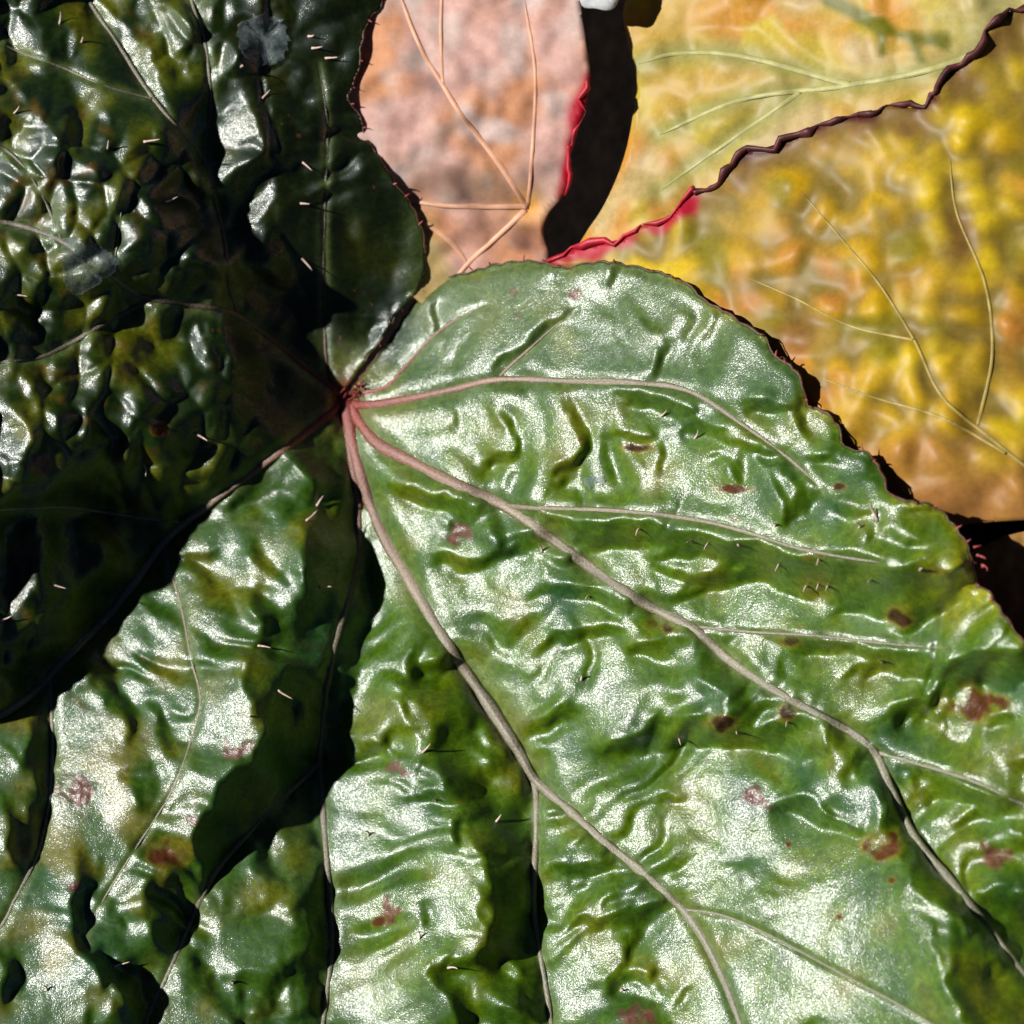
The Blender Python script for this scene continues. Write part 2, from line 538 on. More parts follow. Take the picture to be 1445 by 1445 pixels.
crop(0, 460, [
    ('D', [(560, 500), (440, 540), (430, 470), (560, 390), (740, 310), (800, 200), (890, 40), (915, 60), (890, 190), (770, 330), (640, 400)]),
    ('B', [(280, 170), (340, 130), (380, 180), (400, 210), (340, 240), (290, 220)]),
    ('B', [(70, 170), (110, 200), (130, 280), (170, 320), (250, 370), (210, 385), (110, 340), (90, 260)]),
    ('B', [(270, 380), (300, 350), (340, 410), (310, 420)]),
    ('B', [(-60, 390), (60, 380), (110, 420), (100, 480), (60, 540), (40, 620), (-60, 640)]),
    ('B', [(160, 130), (200, 140), (200, 210), (170, 200)]),
    ('B', [(-40, 140), (40, 150), (60, 190), (-40, 200)]),
    ('B', [(520, 240), (550, 200), (565, 260), (560, 325)]),
    ('B', [(860, 140), (890, 50), (905, 80), (870, 175)]),
    ('B', [(70, 790), (130, 770), (160, 820), (130, 880), (130, 1060), (90, 1080), (60, 1030), (80, 920)]),
    ('B', [(290, 820), (340, 820), (380, 900), (340, 930)]),
    # slope between the lower left veins
    ('B', [(220, 1450), (400, 1200), (500, 1060), (640, 890), (720, 830), (800, 760), (930, 700), (1010, 690), (1060, 740),
           (1150, 790), (1170, 850), (1190, 900), (1200, 1000), (1150, 1120), (1010, 1150), (1010, 1230), (970, 1330), (965, 1450)]),
    ('K', [(1190, 820), (1200, 1000), (1160, 1120), (1010, 1230), (970, 1330), (970, 1450), (1390, 1450), (1400, 1250), (1440, 1100), (1420, 850), (1370, 650), (1320, 480), (1240, 640), (1250, 720)]),
    ('K', [(850, 700), (1000, 560), (1300, 330), (1370, 640), (1240, 690), (1080, 650), (930, 700), (800, 770)]),
    ('D', [(1080, 660), (1150, 690), (1250, 720), (1210, 800), (1240, 850), (1180, 850), (1150, 790), (1060, 740)]),
    ('D', [(1270, 690), (1370, 640), (1390, 720), (1300, 730)]),
    ('D', [(690, 870), (740, 900), (880, 960), (1000, 1010), (1110, 1020), (1190, 1000), (1170, 1120), (1100, 1200), (1020, 1240),
           (1010, 1160), (960, 1090), (940, 1040), (880, 1020), (780, 960), (700, 910)]),
    ('D', [(900, 890), (960, 890), (1040, 920), (1060, 970), (1000, 990), (920, 970), (880, 920)]),
    ('D', [(520, 1060), (570, 1040), (660, 1080), (710, 1190), (680, 1190), (600, 1120)]),
    ('D', [(540, 1300), (640, 1310), (700, 1340), (660, 1360), (600, 1340)]),
    ('D', [(250, 1390), (320, 1410), (350, 1445), (260, 1445)]),
    ('D', [(360, 1250), (400, 1280), (460, 1370), (480, 1450), (400, 1450), (340, 1330)]),
    ('D', [(1030, 1260), (1080, 1220), (1160, 1220), (1150, 1320), (1080, 1390), (1030, 1400), (1020, 1310)]),
    ('D', [(1210, 870), (1260, 820), (1300, 880), (1280, 930), (1240, 900)]),
    ('D', [(1380, 1350), (1450, 1325), (1450, 1370), (1400, 1370)]),
])
crop(0, 925, [
    ('D', [(330, 0), (440, 0), (480, 150), (530, 210), (560, 330), (540, 370), (500, 270), (400, 200), (270, 100), (340, 110)]),
    ('K', [(380, 20), (440, 0), (480, 150), (470, 190), (420, 120)]),
    ('D', [(540, 195), (640, 195), (740, 220), (760, 240), (700, 270), (640, 250), (580, 220)]),
    ('D', [(590, 300), (640, 310), (690, 330), (730, 300), (700, 370), (660, 385), (620, 350)]),
    ('D', [(430, 430), (500, 410), (580, 430), (640, 490), (620, 550), (570, 590), (540, 560), (500, 490)]),
    ('D', [(770, 310), (830, 300), (870, 320), (830, 350), (780, 330)]),
    ('D', [(600, 590), (660, 560), (740, 570), (780, 610), (740, 625), (650, 610)]),
    ('D', [(290, 800), (330, 760), (390, 810), (400, 860), (370, 920), (320, 890)]),
    ('K', [(300, 910), (350, 920), (340, 1000), (310, 1060), (360, 1140), (460, 1190), (430, 1230), (390, 1310), (370, 1290), (380, 1200), (320, 1130), (285, 1040)]),
    ('D', [(365, 990), (420, 990), (480, 1030), (510, 1070), (480, 1080), (420, 1040)]),
    ('K', [(570, 930), (620, 870), (680, 880), (740, 960), (740, 1010), (660, 1160), (600, 1100), (590, 1010)]),
    ('K', [(470, 1200), (540, 1210), (580, 1280), (560, 1380), (520, 1400), (470, 1330), (440, 1260)]),
    ('D', [(420, 1340), (500, 1390), (560, 1400), (540, 1480), (430, 1480)]),
    ('D', [(330, 1420), (370, 1390), (380, 1480), (330, 1480)]),
    ('K', [(130, 190), (170, 220), (190, 400), (180, 470), (160, 560), (115, 480), (105, 420)]),
    ('D', [(0, 290), (60, 370), (120, 440), (90, 440), (20, 360)]),
    ('K', [(0, 600), (60, 600), (170, 600), (160, 670), (110, 830), (60, 830), (30, 740), (60, 680)]),
    ('D', [(-60, 1150), (0, 1170), (50, 1220), (90, 1320), (40, 1350), (0, 1260)]),
    ('K', [(1160, 0), (1390, 0), (1330, 100), (1300, 200), (1270, 300), (1240, 430), (1180, 510), (1100, 580), (1000, 660), (940, 720),
           (860, 800), (790, 920), (770, 840), (730, 730), (780, 640), (880, 560), (870, 500), (930, 420), (1000, 430), (1030, 300), (1060, 170)]),
    ('D', [(970, 0), (1160, 0), (1140, 60), (1080, 110), (1030, 250), (990, 230), (1000, 110)]),
    ('D', [(960, 730), (1000, 740), (1060, 820), (1110, 880), (1090, 900), (1040, 870), (990, 810)]),
    ('D', [(1060, 650), (1110, 600), (1200, 600), (1240, 660), (1250, 780), (1200, 770), (1140, 690)]),
    ('D', [(860, 920), (960, 920), (1040, 950), (1140, 880), (1210, 860), (1220, 910), (1200, 1000), (1170, 1050), (1120, 1020), (1040, 1020), (980, 990), (890, 960)]),
    ('K', [(1220, 880), (1255, 830), (1270, 1110), (1200, 1060), (1200, 1000)]),
    ('D', [(740, 1190), (800, 1180), (860, 1230), (900, 1290), (850, 1310), (780, 1250)]),
    ('D', [(930, 1260), (960, 1220), (1040, 1230), (1110, 1260), (1120, 1330), (1090, 1390), (1030, 1430), (960, 1400), (920, 1330)]),
    ('B', [(945, 1325), (985, 1315), (1025, 1365), (1000, 1400), (960, 1380)]),
    ('D', [(1110, 1220), (1200, 1170), (1270, 1140), (1270, 1230), (1200, 1260), (1130, 1280)]),
    ('K', [(1150, 1290), (1260, 1260), (1250, 1400), (1180, 1430), (1140, 1380)]),
    ('D', [(890, 1380), (940, 1390), (940, 1460), (915, 1460)]),
])
crop(460, 925, [
    ('K', [(0, 0), (110, 0), (80, 130), (40, 230), (20, 320), (0, 420)]),
    ('D', [(270, 0), (490, 0), (560, 120), (640, 220), (720, 340), (790, 450), (805, 520), (800, 700), (800, 900), (815, 1070), (740, 1110),
           (650, 1190), (590, 1210), (620, 1120), (640, 1080), (600, 1010), (640, 930), (640, 850), (600, 780), (560, 700), (490, 620),
           (430, 570), (380, 500), (370, 400), (350, 330), (300, 230), (270, 150), (330, 120), (290, 60)]),
    ('K', [(320, 0), (490, 0), (540, 90), (640, 220), (590, 290), (500, 300), (460, 350), (400, 370), (380, 310), (420, 270), (420, 120), (350, 80)]),
    ('K', [(740, 780), (800, 700), (812, 1060), (740, 1110), (660, 1130), (640, 1060), (720, 1050), (720, 880)]),
    ('K', [(365, 400), (385, 400), (400, 500), (380, 510)]),
    ('K', [(480, 640), (510, 640), (505, 740), (480, 740)]),
    ('B', [(310, 150), (360, 140), (390, 190), (340, 220)]),
    ('B', [(380, 420), (430, 390), (470, 480), (430, 530), (400, 510)]),
    ('B', [(470, 590), (500, 590), (520, 640), (500, 650)]),
    ('B', [(570, 310), (640, 320), (700, 390), (670, 395), (600, 350)]),
    ('B', [(620, 990), (660, 990), (680, 1030), (640, 1040)]),
    ('D', [(110, 45), (210, 40), (320, 80), (290, 110), (200, 85), (110, 72)]),
    ('D', [(30, 340), (120, 325), (200, 330), (280, 370), (350, 390), (370, 415), (300, 412), (230, 400), (130, 370)]),
    ('D', [(230, 490), (280, 490), (360, 520), (400, 550), (430, 590), (380, 572), (320, 560), (280, 530)]),
    ('D', [(490, 858), (560, 868), (550, 892)]),
    ('D', [(570, 900), (620, 880), (640, 920), (600, 930)]),
    ('D', [(310, 1010), (360, 1000), (420, 1030), (380, 1040)]),
    ('D', [(380, 1260), (430, 1200), (490, 1180), (570, 1210), (600, 1220), (590, 1280), (560, 1460), (510, 1460), (520, 1360), (480, 1300), (430, 1270)]),
    ('K', [(530, 1370), (570, 1270), (590, 1340), (570, 1460), (530, 1460)]),
    ('D', [(600, 1210), (680, 1180), (760, 1110), (830, 1180), (850, 1300), (870, 1460), (590, 1460), (600, 1340)]),
    ('B', [(670, 1200), (710, 1180), (760, 1220), (770, 1270), (720, 1260)]),
    ('B', [(760, 1130), (810, 1130), (800, 1170)]),
    ('B', [(590, 1390), (640, 1410), (680, 1460), (590, 1460)]),
    ('K', [(770, 1330), (840, 1300), (850, 1460), (780, 1460)]),
    ('D', [(870, 610), (920, 600), (950, 620), (930, 640), (880, 630)]),
    ('D', [(980, 710), (1020, 700), (1030, 720), (990, 732)]),
    ('D', [(840, 780), (930, 830), (1030, 820), (1120, 800), (1170, 840), (1120, 860), (1060, 870), (1020, 910), (940, 890), (870, 870)]),
    ('D', [(960, 1040), (1020, 1020), (1070, 1040), (1080, 1060), (1180, 990), (1280, 950), (1330, 990), (1310, 1010), (1240, 1020), (1200, 1100), (1120, 1100), (1060, 1080), (1000, 1070)]),
    ('D', [(1145, 900), (1160, 910), (1090, 985), (1070, 970)]),
    ('D', [(1100, 1260), (1140, 1240), (1155, 1300), (1130, 1310)]),
    ('D', [(1170, 1260), (1260, 1240), (1310, 1270), (1330, 1310), (1280, 1312), (1200, 1290)]),
    ('D', [(1240, 1050), (1260, 1060), (1185, 1160), (1165, 1280), (1145, 1280), (1160, 1140)]),
    ('D', [(1080, 400), (1150, 350), (1250, 310), (1330, 260), (1380, 240), (1450, 240), (1450, 360), (1350, 340), (1230, 370), (1160, 420)]),
    ('D', [(1250, 555), (1340, 525), (1430, 535), (1430, 550), (1340, 545), (1255, 570)]),
    ('D', [(1340, 1400), (1380, 1330), (1450, 1270), (1450, 1300), (1400, 1370)]),
])
crop(925, 925, [
    ('D', [(0, 0), (200, 0), (270, 30), (360, 90), (420, 110), (560, 190), (680, 270), (820, 360), (880, 390), (930, 540), (960, 620), (1000, 680),
           (1130, 850), (1250, 1000), (1380, 1170), (1480, 1280), (1480, 1430), (1390, 1320), (1380, 1250), (1290, 1160), (1250, 1080), (1180, 1000),
           (1100, 960), (1020, 920), (960, 910), (1000, 870), (990, 800), (960, 760), (900, 730), (850, 690), (880, 650), (880, 600), (830, 520),
           (810, 490), (720, 480), (650, 420), (560, 390), (400, 380), (260, 360), (120, 360), (0, 380), (0, 300), (90, 230), (200, 250), (290, 210),
           (280, 150), (210, 70), (100, 40), (0, 30)]),
    ('K', [(290, 50), (360, 90), (330, 180), (300, 210), (280, 130)]),
    ('K', [(870, 420), (900, 440), (935, 560), (950, 660), (900, 660), (890, 560), (860, 480)]),
    ('K', [(1090, 850), (1130, 850), (1250, 1000), (1380, 1170), (1480, 1290), (1480, 1400), (1370, 1240), (1230, 1060)]),
    ('B', [(340, 140), (400, 110), (450, 150), (430, 170), (360, 170)]),
    ('B', [(370, 270), (430, 240), (490, 250), (470, 280), (400, 300)]),
    ('D', [(480, 620), (500, 570), (560, 550), (640, 570), (720, 630), (840, 700), (820, 720), (790, 740), (750, 700), (700, 640), (620, 650), (540, 630)]),
    ('D', [(1060, 1130), (1130, 1130), (1240, 1110), (1190, 1180), (1120, 1160)]),
    ('D', [(1180, 1380), (1250, 1400), (1330, 1410), (1250, 1435)]),
    ('D', [(890, 400), (1060, 450), (1250, 510), (1380, 570), (1480, 610), (1400, 640), (1320, 620), (1200, 560), (1120, 550), (1050, 570), (980, 590), (950, 560), (1060, 520), (960, 490), (920, 440)]),
    ('D', [(1150, 630), (1210, 605), (1240, 620), (1180, 650)]),
    ('D', [(1390, 650), (1480, 600), (1480, 690), (1430, 700)]),
    ('D', [(720, 100), (790, 70), (860, 50), (850, 20), (720, 0), (1480, -10), (1480, 90), (1350, 130), (1320, 90), (1260, 100), (1180, 110), (1110, 60), (1000, 80), (920, 70), (800, 95)]),
    ('D', [(850, 260), (960, 200), (1060, 190), (1120, 220), (1140, 260), (1060, 250), (940, 250)]),
    ('D', [(1090, 165), (1150, 130), (1200, 190), (1150, 190)]),
    ('D', [(1280, 230), (1360, 220), (1400, 270), (1280, 285)]),
    ('D', [(1370, 420), (1480, 350), (1480, 430), (1420, 440)]),
    ('K', [(1200, 900), (1330, 930), (1480, 960), (1480, 1240), (1380, 1150), (1290, 1040)]),
    ('D', [(-40, 960), (20, 955), (45, 1010), (-20, 1000)]),
])
crop(925, 460, [
    ('D', [(0, 270), (60, 290), (200, 380), (330, 450), (440, 490), (560, 560), (640, 640), (655, 670), (620, 690), (540, 740), (520, 650), (560, 620),
           (480, 560), (400, 530), (330, 480), (300, 440), (220, 430), (160, 400), (90, 390), (60, 330), (0, 300)]),
    ('K', [(640, 640), (665, 660), (620, 700), (550, 740), (560, 710)]),
    ('D', [(190, 510), (260, 495), (330, 520), (360, 570), (340, 635), (310, 590), (280, 540), (220, 528)]),
    ('D', [(0, 440), (30, 500), (45, 560), (0, 595), (-10, 500)]),
    ('D', [(430, 560), (490, 590), (525, 650), (515, 740), (480, 780), (500, 680), (470, 610)]),
    ('D', [(340, 330), (400, 300), (480, 300), (560, 330), (600, 380), (590, 410), (540, 360), (480, 340), (400, 350)]),
    ('D', [(540, 500), (640, 480), (740, 520), (740, 545), (680, 512), (600, 522)]),
    ('D', [(670, 680), (760, 680), (850, 720), (870, 770), (820, 850), (790, 880), (800, 800), (740, 760), (700, 710)]),
    ('D', [(880, 770), (960, 790), (1040, 840), (1060, 890), (1000, 855), (900, 830)]),
    ('D', [(960, 690), (1040, 685), (1100, 720), (1060, 730), (1000, 715)]),
    ('D', [(0, 790), (120, 790), (330, 840), (540, 890), (800, 900), (960, 930), (1080, 940), (1170, 940), (1240, 910), (1290, 960), (1240, 1060), (1180, 1120),
           (1060, 1160), (1000, 1200), (930, 1190), (910, 1240), (560, 1200), (300, 1170), (100, 1150), (0, 1080)]),
    ('B', [(0, 830), (80, 840), (40, 880), (0, 880)]),
    ('B', [(20, 910), (120, 900), (200, 880), (260, 880), (290, 930), (200, 965), (100, 965), (20, 955)]),
    ('B', [(310, 920), (350, 910), (370, 940), (310, 955)]),
    ('B', [(490, 935), (550, 945), (550, 980), (500, 960)]),
    ('B', [(660, 925), (750, 930), (750, 945), (680, 945)]),
    ('B', [(0, 990), (100, 990), (200, 1000), (150, 1040), (60, 1060), (0, 1050)]),
    ('B', [(0, 1090), (150, 1065), (280, 1010), (400, 1005), (490, 1060), (620, 1050), (680, 1060), (730, 1100), (700, 1130), (840, 1120), (930, 1150),
           (940, 1190), (900, 1240), (700, 1220), (540, 1200), (330, 1190), (180, 1190), (60, 1140)]),
    ('B', [(1000, 1200), (1100, 1170), (1200, 1130), (1250, 1060), (1330, 1080), (1370, 1140), (1430, 1225), (1300, 1250), (1180, 1288), (1100, 1250), (1020, 1220)]),
    ('D', [(200, 1200), (520, 1210), (700, 1230), (900, 1250), (1100, 1270), (1200, 1295), (1300, 1270), (1480, 1225), (1560, 1300), (1480, 1400), (1350, 1420), (1250, 1400), (1140, 1390),
           (1080, 1350), (960, 1350), (860, 1360), (760, 1390), (850, 1330), (820, 1290), (720, 1270), (600, 1290), (460, 1230), (300, 1215)]),
    ('D', [(0, 1170), (130, 1210), (250, 1290), (340, 1350), (370, 1400), (340, 1450), (290, 1450), (260, 1380), (170, 1340), (60, 1320), (0, 1290)]),
])
crop(420, 340, [
    ('D', [(760, 640), (830, 690), (880, 760), (870, 800), (840, 770), (800, 730), (760, 690)]),
    ('K', [(870, 780), (890, 790), (810, 880), (740, 905), (790, 860)]),
    ('D', [(1020, 590), (1070, 660), (1130, 710), (1160, 750), (1140, 820), (1090, 840), (1100, 770), (1070, 720)]),
    ('K', [(1150, 770), (1150, 820), (1100, 850), (1010, 940), (1000, 920), (1090, 830)]),
    ('D', [(1190, 750), (1350, 758), (1380, 760), (1440, 840), (1440, 890), (1380, 790), (1200, 768)]),
    ('D', [(1210, 600), (1340, 570), (1450, 610), (1450, 700), (1340, 650), (1260, 640)]),
    ('D', [(560, 650), (590, 660), (625, 720), (590, 710)]),
    ('D', [(340, 930), (400, 930), (480, 970), (560, 990), (680, 1010), (760, 1070), (880, 1130), (1000, 1220), (1130, 1310), (1260, 1380), (1400, 1440), (1300, 1460),
           (1120, 1400), (990, 1400), (980, 1300), (1000, 1260), (900, 1230), (800, 1250), (700, 1280), (620, 1290), (540, 1270), (520, 1240), (600, 1230),
           (700, 1240), (780, 1210), (740, 1160), (680, 1110), (600, 1090), (540, 1050), (540, 1020), (460, 990), (370, 970)]),
    ('K', [(750, 1080), (790, 1090), (795, 1190), (760, 1190)]),
    ('K', [(1060, 1250), (1130, 1280), (1110, 1330), (1070, 1300)]),
    ('K', [(890, 1125), (990, 1190), (960, 1190), (900, 1150)]),
    ('B', [(790, 1205), (850, 1180), (860, 1195), (800, 1225)]),
    ('D', [(880, 1060), (960, 1080), (1080, 1110), (1210, 1080), (1450, 1100), (1450, 1160), (1340, 1160), (1260, 1170), (1150, 1220), (1060, 1180), (960, 1120)]),
    ('B', [(1150, 1110), (1200, 1110), (1240, 1150), (1190, 1155)]),
    ('B', [(1020, 1065), (1120, 1080), (1120, 1095), (1060, 1095)]),
    ('D', [(890, 1400), (960, 1370), (965, 1390), (920, 1412)]),
    ('D', [(790, 500), (850, 440), (900, 370), (930, 350), (1080, 260), (1085, 285), (950, 380), (830, 500)]),
    ('D', [(515, 380), (525, 250), (545, 230), (540, 370)]),
    ('D', [(1340, 520), (1400, 440), (1470, 390), (1475, 410), (1400, 490)]),
    ('D', [(230, 540), (330, 430), (420, 310), (440, 290), (430, 330), (340, 460)]),
    ('D', [(1200, 100), (1240, 90), (1250, 130), (1220, 200), (1195, 190)]),
    ('D', [(1040, 100), (1070, 100), (1060, 140), (1040, 130)]),
])
crop(508, 508, [
    ('D', [(90, 430), (130, 430), (250, 480), (400, 510), (520, 570), (620, 640), (720, 710), (800, 770), (900, 820), (1000, 880), (1060, 930), (1140, 990), (1250, 1060),
           (1340, 1110), (1390, 1150), (1350, 1250), (1330, 1220), (1270, 1140), (1180, 1100), (1080, 1090), (1100, 1040), (1000, 1000), (960, 920), (900, 880), (830, 870),
           (720, 850), (670, 830), (670, 760), (700, 720), (650, 700), (560, 710), (450, 730), (360, 760), (280, 750), (260, 720), (330, 710), (430, 710), (500, 680),
           (470, 640), (400, 610), (330, 580), (280, 540), (200, 490), (120, 470)]),
    ('D', [(610, 1050), (700, 1010), (800, 965), (870, 955), (930, 980), (1010, 1010), (1080, 1040), (1090, 1080), (1030, 1070), (930, 1040), (900, 1000), (820, 1000), (720, 1030)]),
    ('K', [(750, 720), (830, 740), (800, 800), (760, 780)]), ('K', [(1000, 880), (1060, 900), (1060, 930), (1010, 910)]),
    ('K', [(470, 560), (500, 580), (490, 680), (460, 650)]), ('B', [(490, 690), (560, 655), (570, 668), (510, 705)]),
    ('D', [(820, 690), (870, 660), (1010, 600), (1080, 660), (1000, 665), (900, 690)]),
], 0.3903)
RELIEF.append(('D', [(1310, 1300), (1400, 1330), (1480, 1400), (1480, 1500), (1390, 1500), (1340, 1400)]))
# facets along the notch rim of the left lobe that still catch the light
RELIEF.append(('B', [(598, 400), (560, 440), (515, 508), (494, 540), (484, 530), (520, 475), (560, 425), (590, 395)]))

def bumps(cell, a1, s2, a2, soft=2.5):
    """blistered skin: one dome per irregular cell"""
    def f(XX, YY, st):
        x = XX + 0.22 * cell * noise(XX.shape, cell * 0.5 / st); y = YY + 0.22 * cell * noise(XX.shape, cell * 0.5 / st)
        r = np.random.default_rng(int(cell * 7))
        nx = int((XX.max() - XX.min()) / cell) + 6; ny = int((YY.max() - YY.min()) / cell) + 6
        jx, jy, amp = r.uniform(0.1, 0.9, (ny, nx)), r.uniform(0.1, 0.9, (ny, nx)), r.uniform(0.5, 1.3, (ny, nx))
        u = (x - XX.min()) / cell + 2; v = (y - YY.min()) / cell + 2
        ui = np.clip(u.astype(int), 1, nx - 2); vi = np.clip(v.astype(int), 1, ny - 2)
        b1 = np.full(XX.shape, 9.0); b2 = np.full(XX.shape, 9.0); am = np.ones(XX.shape)
        for dy in (-1, 0, 1):
            for dx in (-1, 0, 1):
                p, q = ui + dx, vi + dy
                d = np.hypot(p + jx[q, p] - u, q + jy[q, p] - v)
                k = d < b1
                b2 = np.where(k, b1, np.minimum(b2, d)); am = np.where(k, amp[q, p], am); b1 = np.where(k, d, b1)
        dome = np.sqrt(np.clip(b2 - b1, 0, 1) + 0.02)
        return a1 * gauss(dome * am, soft / st) + a2 * noise(XX.shape, s2 / st)
    return f


# ------------------------------------------------------------------ relief -> height field
STEP = 2.5
X0, X1 = -95.0, 1540.0
gx = np.arange(X0, X1 + 0.1, STEP)
NX = len(gx)
X, Y = np.meshgrid(gx, gx)
dark = np.zeros(X.shape)          # 0 = faces the light, 1 = turned off the glare, 2 = turned away
# ragged facet edges
WX = X + 4.5 * noise(X.shape, 12 / STEP) + 3.6 * noise(X.shape, 4.5 / STEP)
WY = Y + 4.5 * noise(X.shape, 12 / STEP) + 3.6 * noise(X.shape, 4.5 / STEP)
VAL = {'B': 0.0, 'D': 1.0, 'K': 1.9}
for kind, poly in RELIEF:
    P = np.array(poly)
    i0 = max(0, int((P[:, 0].min() - 25 - X0) / STEP)); i1 = min(NX, int((P[:, 0].max() + 25 - X0) / STEP) + 2)
    j0 = max(0, int((P[:, 1].min() - 25 - X0) / STEP)); j1 = min(NX, int((P[:, 1].max() + 25 - X0) / STEP) + 2)
    if i1 <= i0 or j1 <= j0:
        continue
    m = inside(poly, WX[j0:j1, i0:i1], WY[j0:j1, i0:i1])
    dark[j0:j1, i0:i1][m] = VAL[kind]

# which way each facet leans: across its own long axis, always to the right or downwards in the photo
db = gauss(dark, 6 / STEP)
gyy, gxx = np.gradient(db)
jxx, jyy, jxy = gauss(gxx * gxx, 16 / STEP), gauss(gyy * gyy, 16 / STEP), gauss(gxx * gyy, 16 / STEP)
ang = 0.5 * np.arctan2(2 * jxy, jxx - jyy)
ex, ey = np.cos(ang), np.sin(ang)
PREF = (0.85, 0.53)
sg = np.sign(ex * PREF[0] + ey * PREF[1])
ex, ey = ex * sg, ey * sg
ex = gauss(ex, 10 / STEP) + 0.35; ey = gauss(ey, 10 / STEP) + 0.10
ll = np.hypot(ex, ey) + 1e-6
ex, ey = ex / ll, ey / ll
# normal wanted: half way between sun and camera on the lit facets
Pw = to_world(X.ravel(), Y.ravel(), np.zeros(X.size))
Vd = CAM[None, :] - Pw; Vd /= np.linalg.norm(Vd, axis=1)[:, None]
Hh = Vd + SUN[None, :]; Hh /= np.linalg.norm(Hh, axis=1)[:, None]
sx = (-Hh[:, 0] / Hh[:, 2]).reshape(X.shape)       # dz/dx
sy = (Hh[:, 1] / Hh[:, 2]).reshape(X.shape)        # dz/d(photo y)
over = (0.05 + 0.12 * np.clip((X - 420) / 80, 0, 1) + 0.12 * np.clip((640 - Y) / 60, 0, 1) * np.clip((X - 540) / 60, 0, 1)
        + 0.11 * np.clip((X - 480) / 80, 0, 1) * np.clip((Y - 560) / 120, 0, 1))   # tops lean a little past the glare
lit_var = 0.045 * noise(X.shape, 24 / STEP)
ds = gauss(dark, 3.5 / STEP)
tilt = np.interp(ds, [0, 1, 1.9], [0.0, 1.2, 1.75])
lit = np.clip(1 - ds, 0, 1)
_lob = inside([(380, -200), (760, -200), (740, 380), (600, 420), (560, 450), (440, 440), (380, 300)], X, Y)
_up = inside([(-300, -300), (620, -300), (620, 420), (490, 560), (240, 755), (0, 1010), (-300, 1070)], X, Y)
tilt = np.where(_up & (ds > 0.3), np.maximum(tilt, np.minimum(1.15, ds * 1.25)), tilt)   # the upper lobe as a whole leans away
tilt = np.where(_lob, np.minimum(tilt, 0.70), tilt)      # and rolls down more gently to its rim
near_c = np.hypot(X - CEN[0], Y - CEN[1])
tilt = tilt * np.clip(1 + 0.18 * noise(X.shape, 15 / STEP) + 0.14 * noise(X.shape, 7 / STEP), 0.35, 1.5)
tilt = tilt * (1 + 0.5 * np.clip(1.6 * np.abs(ey) - 0.5, -0.35, 1) * np.clip((X - 500) / 60, 0, 1) * np.clip((Y - 540) / 60, 0, 1))
tilt = tilt * np.clip((near_c - 25) / 135, 0.06, 1)
Gx = sx * np.clip(1 - ds * 0.7, 0, 1) - ex * (tilt - over * lit) + lit * lit_var
Gy = sy * np.clip(1 - ds * 0.7, 0, 1) - ey * (tilt - over * lit) + lit * 0.045 * noise(X.shape, 24 / STEP)
# screened Poisson solve (mirror padded)
pad = 80


def clip01_(a):
    return np.clip(a, 0, 1)


def padf(a):
    w = np.pad(a, pad, mode='edge')
    f = np.ones(w.shape[0]); k = np.linspace(0, 1, pad); k = k * k * (3 - 2 * k)
    f[:pad] = k; f[-pad:] = k[::-1]
    return w * f[:, None] * f[None, :]


PGx, PGy = padf(Gx), padf(Gy)
# weighted solve: facets in the light keep their slope, the shaded steps take up the difference
Wt = np.pad(0.5 + (0.9 + 2.5 * _up) * np.clip(1 - ds, 0, 1) ** 1.5, pad, mode='edge')
fy = 2 * math.pi * np.fft.fftfreq(PGx.shape[0], d=STEP)[:, None]
fx = 2 * math.pi * np.fft.rfftfreq(PGx.shape[1], d=STEP)[None, :]
lam2 = (1.0 / 900.0) ** 2
den = 0.5 * (fx * fx + fy * fy) + lam2


def gradx(h):
    return (np.roll(h, -1, 1) - h) / STEP


def grady(h):
    return (np.roll(h, -1, 0) - h) / STEP


def neg_div(p, q):
    return (np.roll(p, 1, 1) - p + np.roll(q, 1, 0) - q) / STEP


def precond(r_):
    return np.fft.irfft2(np.fft.rfft2(r_) / den, s=r_.shape)


Hz = np.zeros(PGx.shape)
res = neg_div(Wt * PGx, Wt * PGy)
zv = precond(res); pv = zv.copy(); rz = (res * zv).sum()
for it in range(36):
    Ap = neg_div(Wt * gradx(pv), Wt * grady(pv)) + lam2 * pv
    al = rz / (pv * Ap).sum()
    Hz += al * pv
    res -= al * Ap
    zv = precond(res)
    rz2 = (res * zv).sum()
    pv = zv + (rz2 / rz) * pv
    rz = rz2
Hz = Hz[pad:-pad, pad:-pad]
Hz -= np.median(Hz)
# fine crinkles
# pleats: short broken wrinkles lying across the run of the veins (elongated noise in polar coordinates)
def polar_wrinkles(sr, st, wr):
    nr_, nt_ = 640, 1048
    A = rng.standard_normal((nr_, nt_))
    f0 = np.fft.fftfreq(nr_)[:, None]; f1_ = np.fft.rfftfreq(nt_)[None, :]
    A = np.fft.irfft2(np.fft.rfft2(A) * np.exp(-2 * math.pi ** 2 * ((sr / STEP * f0) ** 2 + (st / 0.006 * f1_) ** 2)), s=A.shape)
    A /= A.std()
    th = np.arctan2(Y - CEN[1], X - CEN[0]) + 0.05 * noise(X.shape, 40 / STEP)
    r_ = near_c + wr * noise(X.shape, 40 / STEP) + 0.3 * wr * noise(X.shape, 14 / STEP)
    fr_ = np.clip(r_ / STEP, 0, nr_ - 1.001); ft = (th + math.pi) / 0.006 % (nt_ - 1.001)
    i = fr_.astype(int); j = ft.astype(int); u = fr_ - i; v = ft - j
    return A[i, j] * (1 - u) * (1 - v) + A[i + 1, j] * u * (1 - v) + A[i, j + 1] * (1 - u) * v + A[i + 1, j + 1] * u * v


